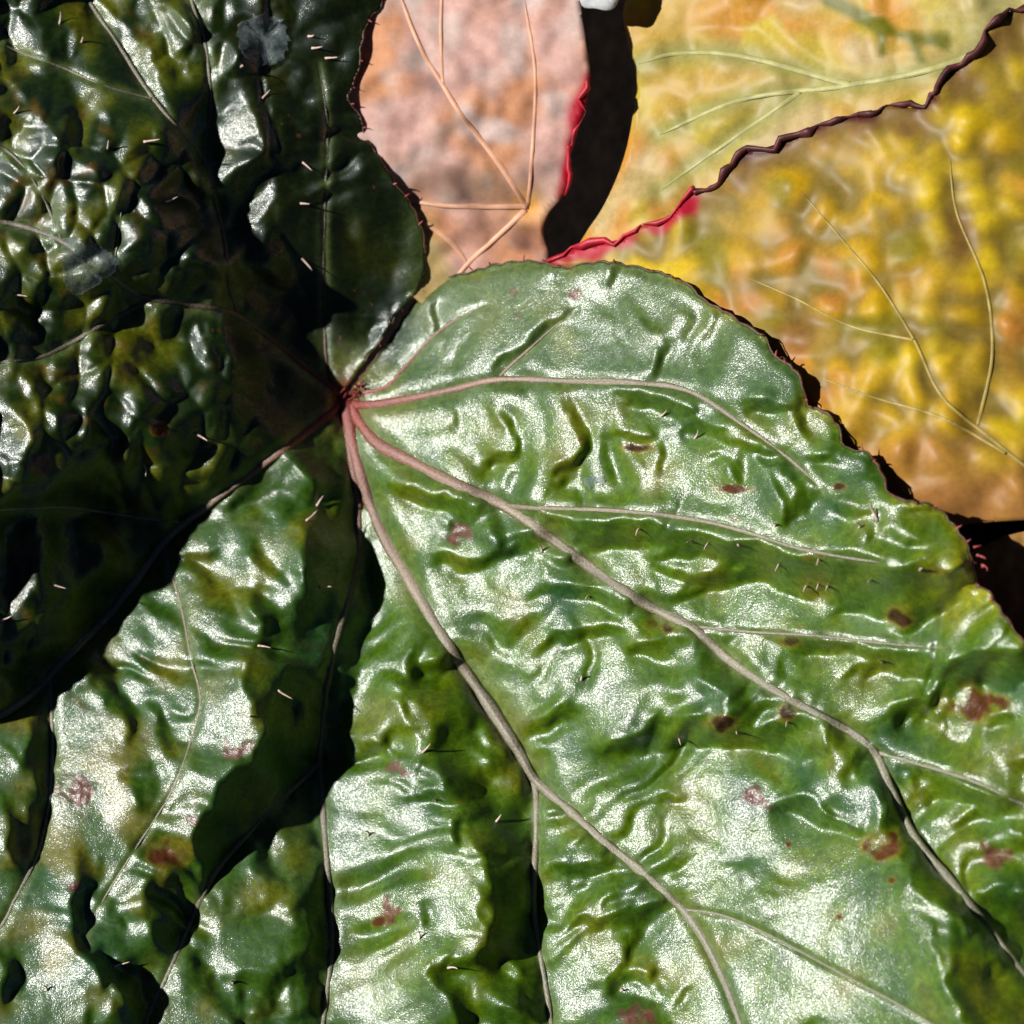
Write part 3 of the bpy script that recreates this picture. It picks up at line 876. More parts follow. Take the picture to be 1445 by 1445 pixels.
w1 = polar_wrinkles(13, 0.085, 22)
w2 = polar_wrinkles(6, 0.035, 12)
w1 = w1 - 0.35 * np.abs(w1)
pl_amp = np.where(_up, 0.8, 1.0) * np.where((Y < 560) & (X > 540), 0.62, 1.0)
brk = clip01_(0.6 + 0.5 * noise(X.shape, 45 / STEP)) * np.clip((near_c - 80) / 120, 0, 1)
blis = bumps(52, 14.5, 20, 0.0)(X, Y, STEP) * clip01_(0.75 + 0.5 * noise(X.shape, 40 / STEP))
Hz = Hz + blis * gauss((_up & (X < 400)).astype(float), 18 / STEP) * np.clip((near_c - 90) / 100, 0, 1)
Hz = Hz + gauss(pl_amp, 20 / STEP) * brk * (4.6 * w1 + 0.45 * w2)
crk = 0.20 * noise(X.shape, 7 / STEP) + 0.08 * noise(X.shape, 3.2 / STEP) + 0.5 * noise(X.shape, 16 / STEP)
Hz = Hz + crk
# veins lie in shallow grooves
vd = np.full(X.shape, 1e9)
for pts, r0, r1 in ALL_LINES:
    L = smooth_line(pts, 20)
    rad = np.linspace(r0, r1, len(L))
    d, rr = dist_poly(L, X, Y, rad)
    Hz -= (0.62 * rr + 1.2) * np.exp(-(d / (rr * 1.15 + 2.5)) ** 2)
    vd = np.minimum(vd, d - rr)
# overall posture: rim of the upper left lobe bends down, right tip droops a little
dl, _ = dist_poly(LEFT_EDGE, X, Y)
RIGHT_POLY = [(490, 556)] + RIGHT_EDGE + [(1600, 1700), (-300, 1700), (-300, 1060), (0, 1010), (240, 757), (480, 570)]
slit = [(488, 556), (497, 546), (525, 513), (550, 480), (575, 441), (598, 408)]
dsl, _ = dist_poly(slit, X, Y)
LEFT_POLY = [(488, 556)] + LEFT_EDGE[::-1] + [(560, -300), (-300, -300), (-300, 1060), (0, 1010), (240, 757), (480, 570)]
R_OUT = smooth_line(RIGHT_EDGE, 7)
L_OUT = smooth_line(LEFT_EDGE, 7)


def serrate(P, amp, per, seed):
    """small crenations of the rim"""
    r = np.random.default_rng(seed)
    T = np.gradient(P, axis=0); T /= np.linalg.norm(T, axis=1)[:, None]
    Nn = np.stack([T[:, 1], -T[:, 0]], 1)
    s = np.concatenate([[0], np.cumsum(np.hypot(*np.diff(P, axis=0).T))])
    ph = np.interp(s, np.arange(0, s[-1] + per, per), r.uniform(-1, 1, len(np.arange(0, s[-1] + per, per))))
    w = amp * (np.abs(np.sin(s / per * math.pi + ph)) - 0.6)
    w *= np.clip(s / 60, 0, 1)
    return P + Nn * w[:, None]


R_OUT = serrate(R_OUT, 3.5, 26, 3)
L_OUT = serrate(L_OUT[::-1], -3.0, 30, 4)[::-1]
poly_R = [tuple(p) for p in R_OUT] + [(1700, 1100), (1700, 1700), (-300, 1700), (-300, 1060), (0, 1010), (240, 757), (480, 566), (486, 556)]
poly_L = [tuple(p) for p in L_OUT] + [(486, 556), (480, 566), (240, 757), (0, 1010), (-300, 1060), (-300, -300), (560, -300)]
inR = inside(poly_R, X, Y)
inL = inside(poly_L, X, Y) & ~inR
# the left lobe overlaps the right one along the notch, so it rides a little higher there
ride = np.where(inL, 7.0 * np.exp(-(dsl / 28.0) ** 2), -3.0 * np.exp(-(dsl / 30.0) ** 2))
near_c = np.hypot(X - CEN[0], Y - CEN[1])
ride *= np.clip((near_c - 12) / 60, 0, 1)
Hz = Hz + ride
# rim of the right lobe turns down slightly
de, _ = dist_poly(R_OUT[::3], X, Y)
Hz -= 5.0 * np.exp(-(de / 9.0) ** 2) * inR * np.clip((near_c - 60) / 60, 0, 1)


def height(px, py):
    fxx = np.clip((np.asarray(px, float) - X0) / STEP, 0, NX - 1.001)
    fyy = np.clip((np.asarray(py, float) - X0) / STEP, 0, NX - 1.001)
    i = fxx.astype(int); j = fyy.astype(int); u = fxx - i; v = fyy - j
    return (Hz[j, i] * (1 - u) * (1 - v) + Hz[j, i + 1] * u * (1 - v) + Hz[j + 1, i] * (1 - u) * v + Hz[j + 1, i + 1] * u * v)


def leaf_pt(px, py, lift=0.0):
    return to_world(px, py, (height(px, py) + lift) * PX)


# ------------------------------------------------------------------ blade colour (pigment, with the upper left lobe's shade painted in)
def lerp(a, b, t):
    return a + (b - a) * t[..., None]


def C(*c):
    return np.array(c, float)


def clip01(a):
    return np.clip(a, 0, 1)


nA, nB, nC = noise(X.shape, 45 / STEP), noise(X.shape, 18 / STEP), noise(X.shape, 7 / STEP)
tint = np.zeros(X.shape + (3,)) + C(0.036, 0.090, 0.005)
tint = lerp(tint, C(0.030, 0.090, 0.020), clip01(nA * 0.5 + 0.1))
tint = lerp(tint, C(0.080, 0.155, 0.001), 0.85 * clip01((X - 480) / 60) * clip01((Y - 540) / 60) * clip01(0.8 + 0.4 * nB))
tint = lerp(tint, C(0.125, 0.145, 0.006), clip01(nB * 0.45 - 0.10))
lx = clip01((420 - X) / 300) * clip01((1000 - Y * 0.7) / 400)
tint = lerp(tint, C(0.012, 0.024, 0.003), 0.93 * gauss(_up.astype(float), 20 / STEP) * clip01(0.85 - nB * 0.3))  # painted shade: darkens the lobe that leans away from the sun
tint = lerp(tint, C(0.008, 0.012, 0.003), 0.85 * gauss((_up & (X > 330)).astype(float), 30 / STEP))  # painted shade again, near black towards the notch
tint = lerp(tint, C(0.095, 0.105, 0.004), 0.85 * lx * clip01(nB * 0.7 + 0.15))
tint = lerp(tint, C(0.14, 0.075, 0.010), 0.6 * lx * clip01(nC * 0.5 - 0.35))
ll_ = clip01((380 - X) / 150) * clip01((Y - 900) / 200)
tint = lerp(tint, C(0.17, 0.15, 0.015), 0.6 * ll_ * clip01(nB * 0.6 + 0.3))
up = clip01((620 - Y) / 120) * clip01((X - 560) / 60) * clip01(1 - (Y - 380) / 260)
tint = lerp(tint, C(0.105, 0.155, 0.040), 0.7 * up)
tip = np.exp(-(((X - 1380) / 60) ** 2 + ((Y - 815) / 45) ** 2))
tint = lerp(tint, C(0.30, 0.30, 0.008), 0.9 * tip)
tint = lerp(tint, C(0.22, 0.22, 0.012), 0.8 * np.exp(-(de / 9) ** 2) * clip01(nB * 0.7 + 0.2) * clip01((near_c - 150) / 50))
tint = lerp(tint, C(0.24, 0.040, 0.028), np.exp(-(near_c / 36) ** 2))
tint = lerp(tint, C(0.13, 0.16, 0.02), 0.6 * np.exp(-((near_c - 50) / 26) ** 2))
SPOTS = [(935, 878, 20, 11, 'b'), (1018, 1022, 19, 9, 'b'), (1108, 1005, 12, 9, 'b'), (1372, 990, 32, 20, 'r'), (1248, 1190, 22, 15, 'r'),
         (1275, 868, 18, 11, 'b'), (1068, 1124, 22, 18, 'p'), (650, 752, 18, 13, 'p'), (563, 1088, 15, 11, 'p'), (548, 1288, 14, 20, 'p'),
         (104, 1118, 26, 32, 'p'), (235, 1200, 24, 16, 'r'), (330, 1052, 20, 16, 'p'), (1146, 785, 14, 7, 'b'), (1316, 806, 15, 7, 'b'),
         (1400, 1205, 28, 16, 'p'), (897, 1430, 26, 18, 'p'), (60, 655, 22, 18, 'p'), (728, 416, 9, 6, 'p'), (735, 445, 8, 6, 'p'),
         (812, 415, 8, 6, 'p'), (1184, 688, 9, 5, 'b'), (270, 1155, 10, 10, 'p'), (1115, 905, 14, 6, 'b'), (226, 604, 10, 7, 'r'),
         (820, 622, 7, 5, 'r'), (900, 632, 16, 5, 'b'), (1035, 690, 18, 5, 'r'), (1035, 733, 8, 4, 'r'), (105, 1252, 9, 7, 'p'), (535, 1300, 8, 7, 'r'),
         (1187, 1295, 6, 4, 'r'), (1113, 1192, 4, 3, 'r'), (1257, 1243, 5, 4, 'r')]
SC = {'b': C(0.050, 0.022, 0.012), 'r': C(0.095, 0.030, 0.013), 'p': C(0.16, 0.045, 0.045)}
spot_rough = np.zeros(X.shape)
gloss_cut = np.zeros(X.shape)
for x, y, a, bb, k in SPOTS:
    q = ((X - x) / a) ** 2 + ((Y - y) / bb) ** 2 + 0.60 * nC + 0.25 * noise(X.shape, 1.5)
    w = clip01((1.3 - q) / 1.0) * np.exp(-np.maximum(q - 1, 0) * 2)
    w = np.where(np.hypot(X - x, Y - y) < 3 * a, w, 0)
    tint = lerp(tint, SC[k], (0.95 if k != 'p' else 0.75) * w)
    if k != 'p':
        tint = lerp(tint, C(0.20, 0.15, 0.01), 0.5 * clip01((2.6 - q) / 1.2) * (1 - w) * (np.hypot(X - x, Y - y) < 2.2 * a))
    spot_rough = np.maximum(spot_rough, w)
    gloss_cut = np.maximum(gloss_cut, w * (0.5 if k == 'p' else 1.0))
Hz += spot_rough * 0.45 * noise(X.shape, 2.6 / STEP)
gloss = 1 - 0.9 * gloss_cut
# tiny freckles
fr = noise(X.shape, 2.6 / STEP)
tint = lerp(tint, C(0.17, 0.06, 0.02), 0.7 * clip01((fr - 3.05) * 3))
# dull silver bloom in the skin along the lesser veins
tint = lerp(tint, C(0.12, 0.17, 0.05), 0.5 * np.exp(-(np.maximum(vd, 0) / 7) ** 2))

# ------------------------------------------------------------------ blade mesh
hub = leaf_pt([488], [560])[0]
LEAF = root('begonia_leaf', hub, 'large glossy puckered green leaf with pink veins radiating from one point', 'leaf')


def blade_grid(mask, outline):
    """quads wholly inside, rim vertices pulled onto the traced outline"""
    cell = mask[:-1, :-1] & mask[1:, :-1] & mask[:-1, 1:] & mask[1:, 1:]
    use = np.zeros(mask.shape, bool)
    use[:-1, :-1] |= cell; use[1:, :-1] |= cell; use[:-1, 1:] |= cell; use[1:, 1:] |= cell
    full = np.zeros(mask.shape, bool)
    full[1:-1, 1:-1] = cell[:-1, :-1] & cell[1:, :-1] & cell[:-1, 1:] & cell[1:, 1:]
    rim = use & ~full
    PX_, PY_ = X.copy(), Y.copy()
    rx, ry = X[rim], Y[rim]
    best = np.full(rx.shape, 1e9); bx, by = rx.copy(), ry.copy()
    for i in range(len(outline) - 1):
        x0, y0 = outline[i]; x1, y1 = outline[i + 1]
        dx, dy = x1 - x0, y1 - y0
        t = np.clip(((rx - x0) * dx + (ry - y0) * dy) / (dx * dx + dy * dy + 1e-9), 0, 1)
        qx, qy = x0 + t * dx, y0 + t * dy
        d = np.hypot(rx - qx, ry - qy)
        k = d < best
        best = np.where(k, d, best); bx = np.where(k, qx, bx); by = np.where(k, qy, by)
    ok = best < 5
    PX_[rim] = np.where(ok, bx, rx); PY_[rim] = np.where(ok, by, ry)
    num_ = -np.ones(mask.shape, int)
    num_[use] = np.arange(use.sum())
    F = np.stack([num_[:-1, :-1][cell], num_[1:, :-1][cell], num_[1:, 1:][cell], num_[:-1, 1:][cell]], 1)
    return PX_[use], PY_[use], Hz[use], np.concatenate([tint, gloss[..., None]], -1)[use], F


# one mesh: the two lobes share their border except along the notch, where they part
lobeL = inL | (inR & (dsl > 1e8))
joinable = ~((dsl < 40) & (near_c > 10))
maskR = inR.copy()
both = (inL | inR)
pr = blade_grid(inR, R_OUT)
# left part keeps one overlapping row with the right part away from the notch, welded by identical vertices
grow = inL.copy()
nb = np.zeros_like(inR)
nb[1:, :] |= inL[:-1, :]; nb[:-1, :] |= inL[1:, :]; nb[:, 1:] |= inL[:, :-1]; nb[:, :-1] |= inL[:, 1:]
nb[1:, 1:] |= inL[:-1, :-1]; nb[:-1, :-1] |= inL[1:, 1:]; nb[1:, :-1] |= inL[:-1, 1:]; nb[:-1, 1:] |= inL[1:, :-1]
slit_side = inside([(488, 540), (470, 400), (700, 250), (800, 420), (500, 575)], X, Y)
grow |= nb & inR & ~slit_side
pl = blade_grid(grow, L_OUT)
vR = to_world(pr[0], pr[1], pr[2] * PX)
vL = to_world(pl[0], pl[1], pl[2] * PX)
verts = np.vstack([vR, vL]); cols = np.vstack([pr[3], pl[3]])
faces = np.vstack([pr[4], pl[4] + len(vR)])
# weld coincident vertices
key = np.round(verts / 1e-7).astype(np.int64)
_, first, inv = np.unique(key, axis=0, return_index=True, return_inverse=True)
inv = inv.ravel()
verts = verts[first]; cols = cols[first]; faces = inv[faces]
good = np.array([True] * len(faces))
sf = np.sort(faces, axis=1)
good &= (np.diff(sf, axis=1) > 0).all(axis=1)
faces = faces[good]
_, fu = np.unique(np.sort(faces, axis=1), axis=0, return_index=True)
faces = faces[np.sort(fu)]
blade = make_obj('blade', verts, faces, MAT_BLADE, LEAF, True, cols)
sol = blade.modifiers.new('thickness', 'SOLIDIFY')
sol.thickness = 0.00028
sol.offset = -1.0

# ------------------------------------------------------------------ veins
SHADE_TONE = {'H': 0.25, 'F': 0.55, 'G': 0.7, 'V': 0.8}  # painted shade: dims the veins that cross the dark parts of the blade


def vein_obj(name, pts, r0, r1, parent, pw=0.8, tone=1.0):
    L = smooth_line(pts, 5)
    n = len(L)
    t = np.linspace(0, 1, n)
    rad = 0.88 * (r1 + (r0 - r1) * (1 - t) ** pw)
    rad = rad * np.clip((1 - t) * n / 10, 0.15, 1)
    jit = np.interp(np.arange(n), np.arange(0, n + 4, 4), rng.normal(0, 1, len(np.arange(0, n + 4, 4))))
    rad = rad * (1 + 0.09 * jit)
    h = height(L[:, 0], L[:, 1])
    tt = np.gradient(L, axis=0); tt /= np.linalg.norm(tt, axis=1)[:, None] + 1e-9
    ow = 1.5 * rad + 2
    hl = height(L[:, 0] + tt[:, 1] * ow, L[:, 1] - tt[:, 0] * ow); hr_ = height(L[:, 0] - tt[:, 1] * ow, L[:, 1] + tt[:, 0] * ow)
    h = np.maximum(h, 0.5 * (hl + hr_) - 0.65 * rad)
    k = np.exp(-np.linspace(-2, 2, 9) ** 2); k /= k.sum()
    h = np.convolve(np.pad(h, 4, mode='edge'), k, 'valid')
    P = to_world(L[:, 0], L[:, 1], (h - 0.30 * rad) * PX)
    seg = 20
    V, F = tube(P, rad * PX, seg, 0.66)
    # pigment: red at the node, tan further out, olive flanks, streaks along the fibres; tone adds painted shade
    d = np.hypot(L[:, 0] - CEN[0], L[:, 1] - CEN[1])
    stops = np.array([0, 60, 150, 300, 900])
    cc = np.array([(0.30, 0.045, 0.040), (0.30, 0.085, 0.065), (0.29, 0.17, 0.13), (0.28, 0.24, 0.18), (0.26, 0.26, 0.19)])
    base = np.stack([np.interp(d, stops, cc[:, i]) for i in range(3)], 1)
    an = np.arange(seg) / seg * 2 * math.pi
    flank = np.clip((np.abs(np.cos(an)) - 0.55) / 0.4, 0, 1)
    fl = np.stack([np.interp(d, [0, 120, 500], [0.16, 0.10, 0.10]), np.interp(d, [0, 120, 500], [0.03, 0.075, 0.11]), np.interp(d, [0, 500], [0.02, 0.02])], 1)
    col = base[:, None, :] * (1 - flank)[None, :, None] + fl[:, None, :] * flank[None, :, None]
    st = np.stack([np.interp(np.arange(n), np.arange(0, n + 14, 14), rng.normal(1, 0.22, len(np.arange(0, n + 14, 14)))) for _ in range(seg)], 1)
    col = tone * col * np.clip(st, 0.45, 1.6)[:, :, None]
    return make_obj(name, V, F, MAT_VEIN, parent, True, col.reshape(-1, 3))


for nm, pts, r0, r1, subs in VEINS:
    v = vein_obj('main_vein', pts, r0, r1, LEAF, tone=SHADE_TONE.get(nm, 1.0))
    v['_loc'] = [float(x) for x in hub]
    for sp, a, bb in subs:
        s = vein_obj('side_vein', sp, a, bb, v, tone=SHADE_TONE.get(nm, 1.0))
        s.location = (0, 0, 0)
# swollen node where the veins meet
a = np.linspace(0, 2 * math.pi, 25)[:-1]
hv, hf = [], []
for i, (rr, zz) in enumerate([(26, -2), (21, 4), (14, 8), (7, 10.5), (2, 11.2)]):
    for q in a:
        w = 1 + 0.12 * math.sin(3 * q + 1) + 0.08 * math.sin(7 * q)
        px_, py_ = 487 + rr * w * math.cos(q) * 0.8, 563 + rr * w * math.sin(q)
        hv.append(to_world([px_], [py_], [(float(height(487, 563)) + zz) * PX])[0])
for i in range(4):
    for j in range(24):
        k = (j + 1) % 24
        hf.append((i * 24 + j, (i + 1) * 24 + j, (i + 1) * 24 + k, i * 24 + k))
hf.append(tuple(range(96, 120))[::-1])
make_obj('vein_node', hv, hf, MAT_VEIN, LEAF, True, np.zeros((len(hv), 3)) + C(0.30, 0.05, 0.045))


# rim
def rim_obj(L, rad, mat, parent, zf, name='margin', flat=1.0, seg=6, jitter=0.25):
    r = rad * (1 + jitter * np.interp(np.arange(len(L)), np.arange(0, len(L) + 3, 3), rng.normal(0, 1, len(np.arange(0, len(L) + 3, 3)))))
    P = to_world(L[:, 0], L[:, 1], zf(L[:, 0], L[:, 1]) * PX)
    V, F = tube(P, np.clip(r, 0.4, None) * PX, seg, flat)
    return make_obj(name, V, F, mat, parent)


def rim_height_R(x, y):
    return height(x, y) - 1.2


rim_obj(R_OUT[2:], 1.5, MAT_MARGIN, LEAF, rim_height_R)
rim_obj(L_OUT[:-2], 1.5, MAT_MARGIN, LEAF, lambda x, y: height(x - 2, y) - 1.2)

# ------------------------------------------------------------------ hairs: three shapes of curved bristle, shared
def hair_mesh(name, mat, length, r0, bend):
    t = np.linspace(0, 1, 7)
    P = np.stack([length * t * np.cos(bend * t), np.zeros(7), length * t * np.sin(bend * t) * 0.9], 1) * PX
    V, F = tube(P, (r0 * (1 - t) ** 0.7 + 0.2) * PX, 6, 1.0, (0, 1, 0))
    me = bpy.data.meshes.new(name)
    me.from_pydata([tuple(p) for p in V], [], F)
    me.polygons.foreach_set('use_smooth', np.ones(len(me.polygons), bool))
    me.materials.append(mat)
    return me


PALE = [hair_mesh('hair', MAT_HAIR, l, 1.15, bd) for l, bd in ((15, 0.5), (12, 0.9), (18, 0.3))]
RED = [hair_mesh('margin_hair', MAT_HAIR_RED, l, 1.7, bd) for l, bd in ((14, 0.6), (11, -0.4), (17, 0.9))]


def hair(px, py, az, el, meshes, name, lift=0.0, s=1.0):
    o = bpy.data.objects.new(name, random.choice(meshes))
    COL.objects.link(o)
    o.parent = LEAF
    p = leaf_pt([px], [py], lift)[0]
    o.location = Vector(p - hub)
    e = 5.0
    gx_ = float(height(px + e, py) - height(px - e, py)) / (2 * e)
    gy_ = float(height(px, py - e) - height(px, py + e)) / (2 * e)
    n_ = Vector((-gx_, -gy_, 1.0)).normalized()
    t_ = Vector((math.cos(az), math.sin(az), gx_ * math.cos(az) + gy_ * math.sin(az))).normalized()
    d_ = (t_ * math.cos(el) + n_ * math.sin(el)).normalized()
    s_ = n_.cross(d_).normalized()
    u_ = d_.cross(s_)
    o.rotation_euler = Matrix(((d_.x, s_.x, u_.x), (d_.y, s_.y, u_.y), (d_.z, s_.z, u_.z))).to_euler()
    o.scale = (s, s, s)
    return o


HAIRS = [(84, 34, 80), (152, 210, 80), (232, 285, 5), (20, 416, 10), (427, 229, -30), (424, 287, 0), (435, 51, -20), (440, 68, -5), (459, 82, 0),
         (370, 139, 60), (426, 365, -35), (203, 200, 10), (203, 655, -60), (276, 612, -25), (447, 714, 75), (451, 828, 10), (72, 824, -30),
         (141, 882, 20), (364, 911, 5), (0, 876, 10), (432, 735, 30), (392, 974, -50), (350, 1011, 5), (161, 1364, 15), (329, 1388, 75), (66, 1398, 80),
         (615, 1130, 55), (596, 1062, 30), (959, 1043, 100), (632, 1366, 40), (876, 1398, 10), (903, 747, 95), (765, 779, 70), (832, 843, 85),
         (1093, 742, 30), (1000, 767, 75), (977, 765, 95), (1041, 769, 60), (1099, 797, 50), (1155, 790, 60), (1229, 820, 65), (1168, 828, 55), (1139, 828, 80),
         (1298, 805, 75), (932, 588, 20), (980, 619, 20), (1238, 735, 105), (1212, 745, 20), (1040, 1034, 80), (1112, 1020, 90), (1245, 935, 90),
         (592, 1325, 60), (1155, 825, 60), (20, 160, 40), (115, 60, 70), (340, 95, 60), (520, 1180, 60), (700, 1160, 60), (820, 960, 70)]
for x, y, az in HAIRS:
    hair(x, y, math.radians(az), 0.45, PALE, 'hair', 0.6, random.uniform(1.2, 1.55))


def rim_hairs(L, out_sign, every, size=1.0, chance=0.9, start=8):
    acc = 0
    T = np.gradient(L, axis=0)
    nxt = every * random.uniform(0.3, 1)
    for i in range(start, len(L) - 2):
        acc += np.hypot(*(L[i] - L[i - 1]))
        if acc < nxt:
            continue
        acc = 0
        nxt = every * random.uniform(0.45, 1.5)
        if random.random() > chance or not (-40 < L[i][0] < 1480 and -40 < L[i][1] < 1480):
            continue
        n_ = np.array([T[i][1], -T[i][0]]) * out_sign
        az = math.atan2(-n_[1], n_[0]) + random.uniform(-0.5, 0.5)
        p = L[i] - 1.0 * n_ / np.hypot(*n_)
        hair(p[0], p[1], az, random.uniform(0.1, 0.6), RED, 'margin_hair', -0.8, size * random.uniform(0.6, 1.15))


rim_hairs(R_OUT, 1, 24, 0.95)
rim_hairs(L_OUT[::-1], -1, 40, 0.8, 0.8, 4)
for q in range(14):                                        # tuft at the node
    hair(492 + random.uniform(-6, 22), 556 + random.uniform(-14, 6), random.uniform(0, 1.6), random.uniform(0.2, 0.9), RED, 'node_hair', 2, random.uniform(0.7, 1.2))
for x, y, az in [(1374, 772, 10), (1378, 783, -10), (1385, 797, -5), (1386, 800, 35), (1398, 842, -30)]:
    hair(x, y, math.radians(az), 0.3, RED, 'margin_hair', 0, 1.0)

# ------------------------------------------------------------------ dried film flakes stuck to the leaf
m, nt, b = new_mat('dried_film')
b.inputs['Base Color'].default_value = (0.22, 0.28, 0.30, 1)
b.inputs['Roughness'].default_value = 0.3
geo = nd(nt, 'ShaderNodeNewGeometry')
n1 = noise_tex(nt, geo.outputs['Position'], 900, 4, 0.7)
mr = nd(nt, 'ShaderNodeMapRange')
mr.inputs['From Min'].default_value = 0.35; mr.inputs['From Max'].default_value = 0.7
mr.inputs['To Min'].default_value = 0.05; mr.inputs['To Max'].default_value = 0.38
nt.links.new(n1.outputs[0], mr.inputs[0])
nt.links.new(mr.outputs[0], b.inputs['Alpha'])
nt.links.new(bump(nt, n1.outputs[0], 0.6, 0.0003), b.inputs['Normal'])
MAT_FILM = m


def flake(outline, label, lift=2.5, group=None):
    P = smooth_line(outline, 4, True)
    P = P + np.random.default_rng(len(P)).normal(0, 1.7, P.shape)
    c = P.mean(0)
    rings = [1.0, 0.9, 0.72, 0.5, 0.25]
    V, F = [], []
    n = len(P)
    for i, s in enumerate(rings):
        Q = c + (P - c) * s
        V.append(to_world(Q[:, 0], Q[:, 1], (height(Q[:, 0], Q[:, 1]) + lift + (1.2 if i == 0 else 0)) * PX))
    V.append(to_world([c[0]], [c[1]], [(float(height(c[0], c[1])) + lift) * PX]))
    V = np.vstack(V)
    for i in range(len(rings) - 1):
        for j in range(n):
            k = (j + 1) % n
            F.append((i * n + j, i * n + k, (i + 1) * n + k, (i + 1) * n + j))
    for j in range(n):
        F.append(((len(rings) - 1) * n + j, (len(rings) - 1) * n + (j + 1) % n, len(rings) * n))
    o = make_obj('film_flake', V, F, MAT_FILM)
    s = o.modifiers.new('thickness', 'SOLIDIFY'); s.thickness = 0.00005
    o['label'] = label
    o['category'] = 'flake'
    return o


flake([(88, 343), (100, 335), (118, 342), (150, 352), (166, 365), (164, 382), (150, 388), (128, 408), (104, 417), (92, 398), (87, 370)],
      'pale bluish dried film flake stuck across the vein fork, triangular')
flake([(340, 32), (362, 22), (392, 26), (408, 50), (406, 66), (398, 82), (380, 92), (354, 88), (340, 70), (334, 50)],
      'roundish grey translucent film flake on the shaded upper lobe')
flake([(826, 676), (838, 669), (852, 676), (842, 686), (832, 690), (824, 684)], 'tiny clear pointed scale on the grey-green right lobe')

# ------------------------------------------------------------------ leaves behind
def back_leaf(name, label, outline, zf, mat, tintf, veins=(), vein_mat=None, rim=None, step=4.0, relief=None, hubxy=None):
    OUT = smooth_line(outline, 6, True)
    P = np.array(outline, float)
    xs = np.arange(P[:, 0].min() - step, P[:, 0].max() + step, step)
    ys = np.arange(P[:, 1].min() - step, P[:, 1].max() + step, step)
    XX, YY = np.meshgrid(xs, ys)
    mask = inside([tuple(p) for p in OUT], XX, YY)
    Z = zf(XX, YY)
    if relief is not None:
        Z = Z + relief(XX, YY, step)
    for pts, r0, r1 in veins:
        d, rr = dist_poly(smooth_line(pts, 25), XX, YY)
        Z = Z - 3 * np.exp(-(d / 14) ** 2)
    col = tintf(XX, YY, step, Z)
    cell = mask[:-1, :-1] & mask[1:, :-1] & mask[:-1, 1:] & mask[1:, 1:]
    use = np.zeros(mask.shape, bool)
    use[:-1, :-1] |= cell; use[1:, :-1] |= cell; use[:-1, 1:] |= cell; use[1:, 1:] |= cell
    full = np.zeros(mask.shape, bool)
    full[1:-1, 1:-1] = cell[:-1, :-1] & cell[1:, :-1] & cell[:-1, 1:] & cell[1:, 1:]
    rm = use & ~full
    rx, ry = XX[rm], YY[rm]
    best = np.full(rx.shape, 1e9); bx, by = rx.copy(), ry.copy()
    O2 = np.vstack([OUT, OUT[:1]])
    for i in range(len(O2) - 1):
        x0, y0 = O2[i]; x1, y1 = O2[i + 1]
        dx, dy = x1 - x0, y1 - y0
        t = np.clip(((rx - x0) * dx + (ry - y0) * dy) / (dx * dx + dy * dy + 1e-9), 0, 1)
        qx, qy = x0 + t * dx, y0 + t * dy
        d = np.hypot(rx - qx, ry - qy)
        k = d < best
        best = np.where(k, d, best); bx = np.where(k, qx, bx); by = np.where(k, qy, by)
    AX, AY = XX.copy(), YY.copy()
    AX[rm] = bx; AY[rm] = by
    num_ = -np.ones(mask.shape, int); num_[use] = np.arange(use.sum())
    F = np.stack([num_[:-1, :-1][cell], num_[1:, :-1][cell], num_[1:, 1:][cell], num_[:-1, 1:][cell]], 1)
    W = to_world(AX[use], AY[use], Z[use] * PX)

    def zz(x, y):
        fxx = np.clip((np.asarray(x) - xs[0]) / step, 0, len(xs) - 1.001); fyy = np.clip((np.asarray(y) - ys[0]) / step, 0, len(ys) - 1.001)
        i = fxx.astype(int); j = fyy.astype(int)
        u = fxx - i; v = fyy - j
        return Z[j, i] * (1 - u) * (1 - v) + Z[j, i + 1] * u * (1 - v) + Z[j + 1, i] * (1 - u) * v + Z[j + 1, i + 1] * u * v
    hx, hy = hubxy if hubxy else P.mean(0)
    base = to_world([hx], [hy], [float(zz(np.array([hx]), np.array([hy]))[0]) * PX])[0]
    R = root(name, base, label, 'leaf')
    bl = make_obj('blade', W, F, mat, R, True, col[use])
    s = bl.modifiers.new('thickness', 'SOLIDIFY'); s.thickness = 0.0004; s.offset = -1
    for pts, r0, r1 in veins:
        L = smooth_line(pts, 4)
        h = zz(L[:, 0], L[:, 1]); k = np.ones(3) / 3
        h = np.convolve(np.pad(h, 1, mode='edge'), k, 'valid') + 1.0
        rad = np.linspace(r0, r1, len(L))
        rad = rad * np.clip(np.linspace(len(L), 0, len(L)) / 8, 0.1, 1)
        V, FF = tube(to_world(L[:, 0], L[:, 1], (h - 0.2 * rad) * PX), rad * PX, 10, 0.36)
        make_obj('vein', V, FF, vein_mat, R)
    if rim:
        for pts, rad, rmat in rim:
            L = smooth_line(pts, 5)
            nn = len(L)
            q = np.arange(0, nn + 3, 3)
            L = L + np.stack([np.interp(np.arange(nn), q, rng.normal(0, 3.4, len(q))), np.interp(np.arange(nn), q, rng.normal(0, 3.4, len(q)))], 1)
            rim_obj(L, rad, rmat, R, lambda x, y: zz(x, y) + 2 + 0 * x, 'margin', 1.3, 8, 0.6)
    return R


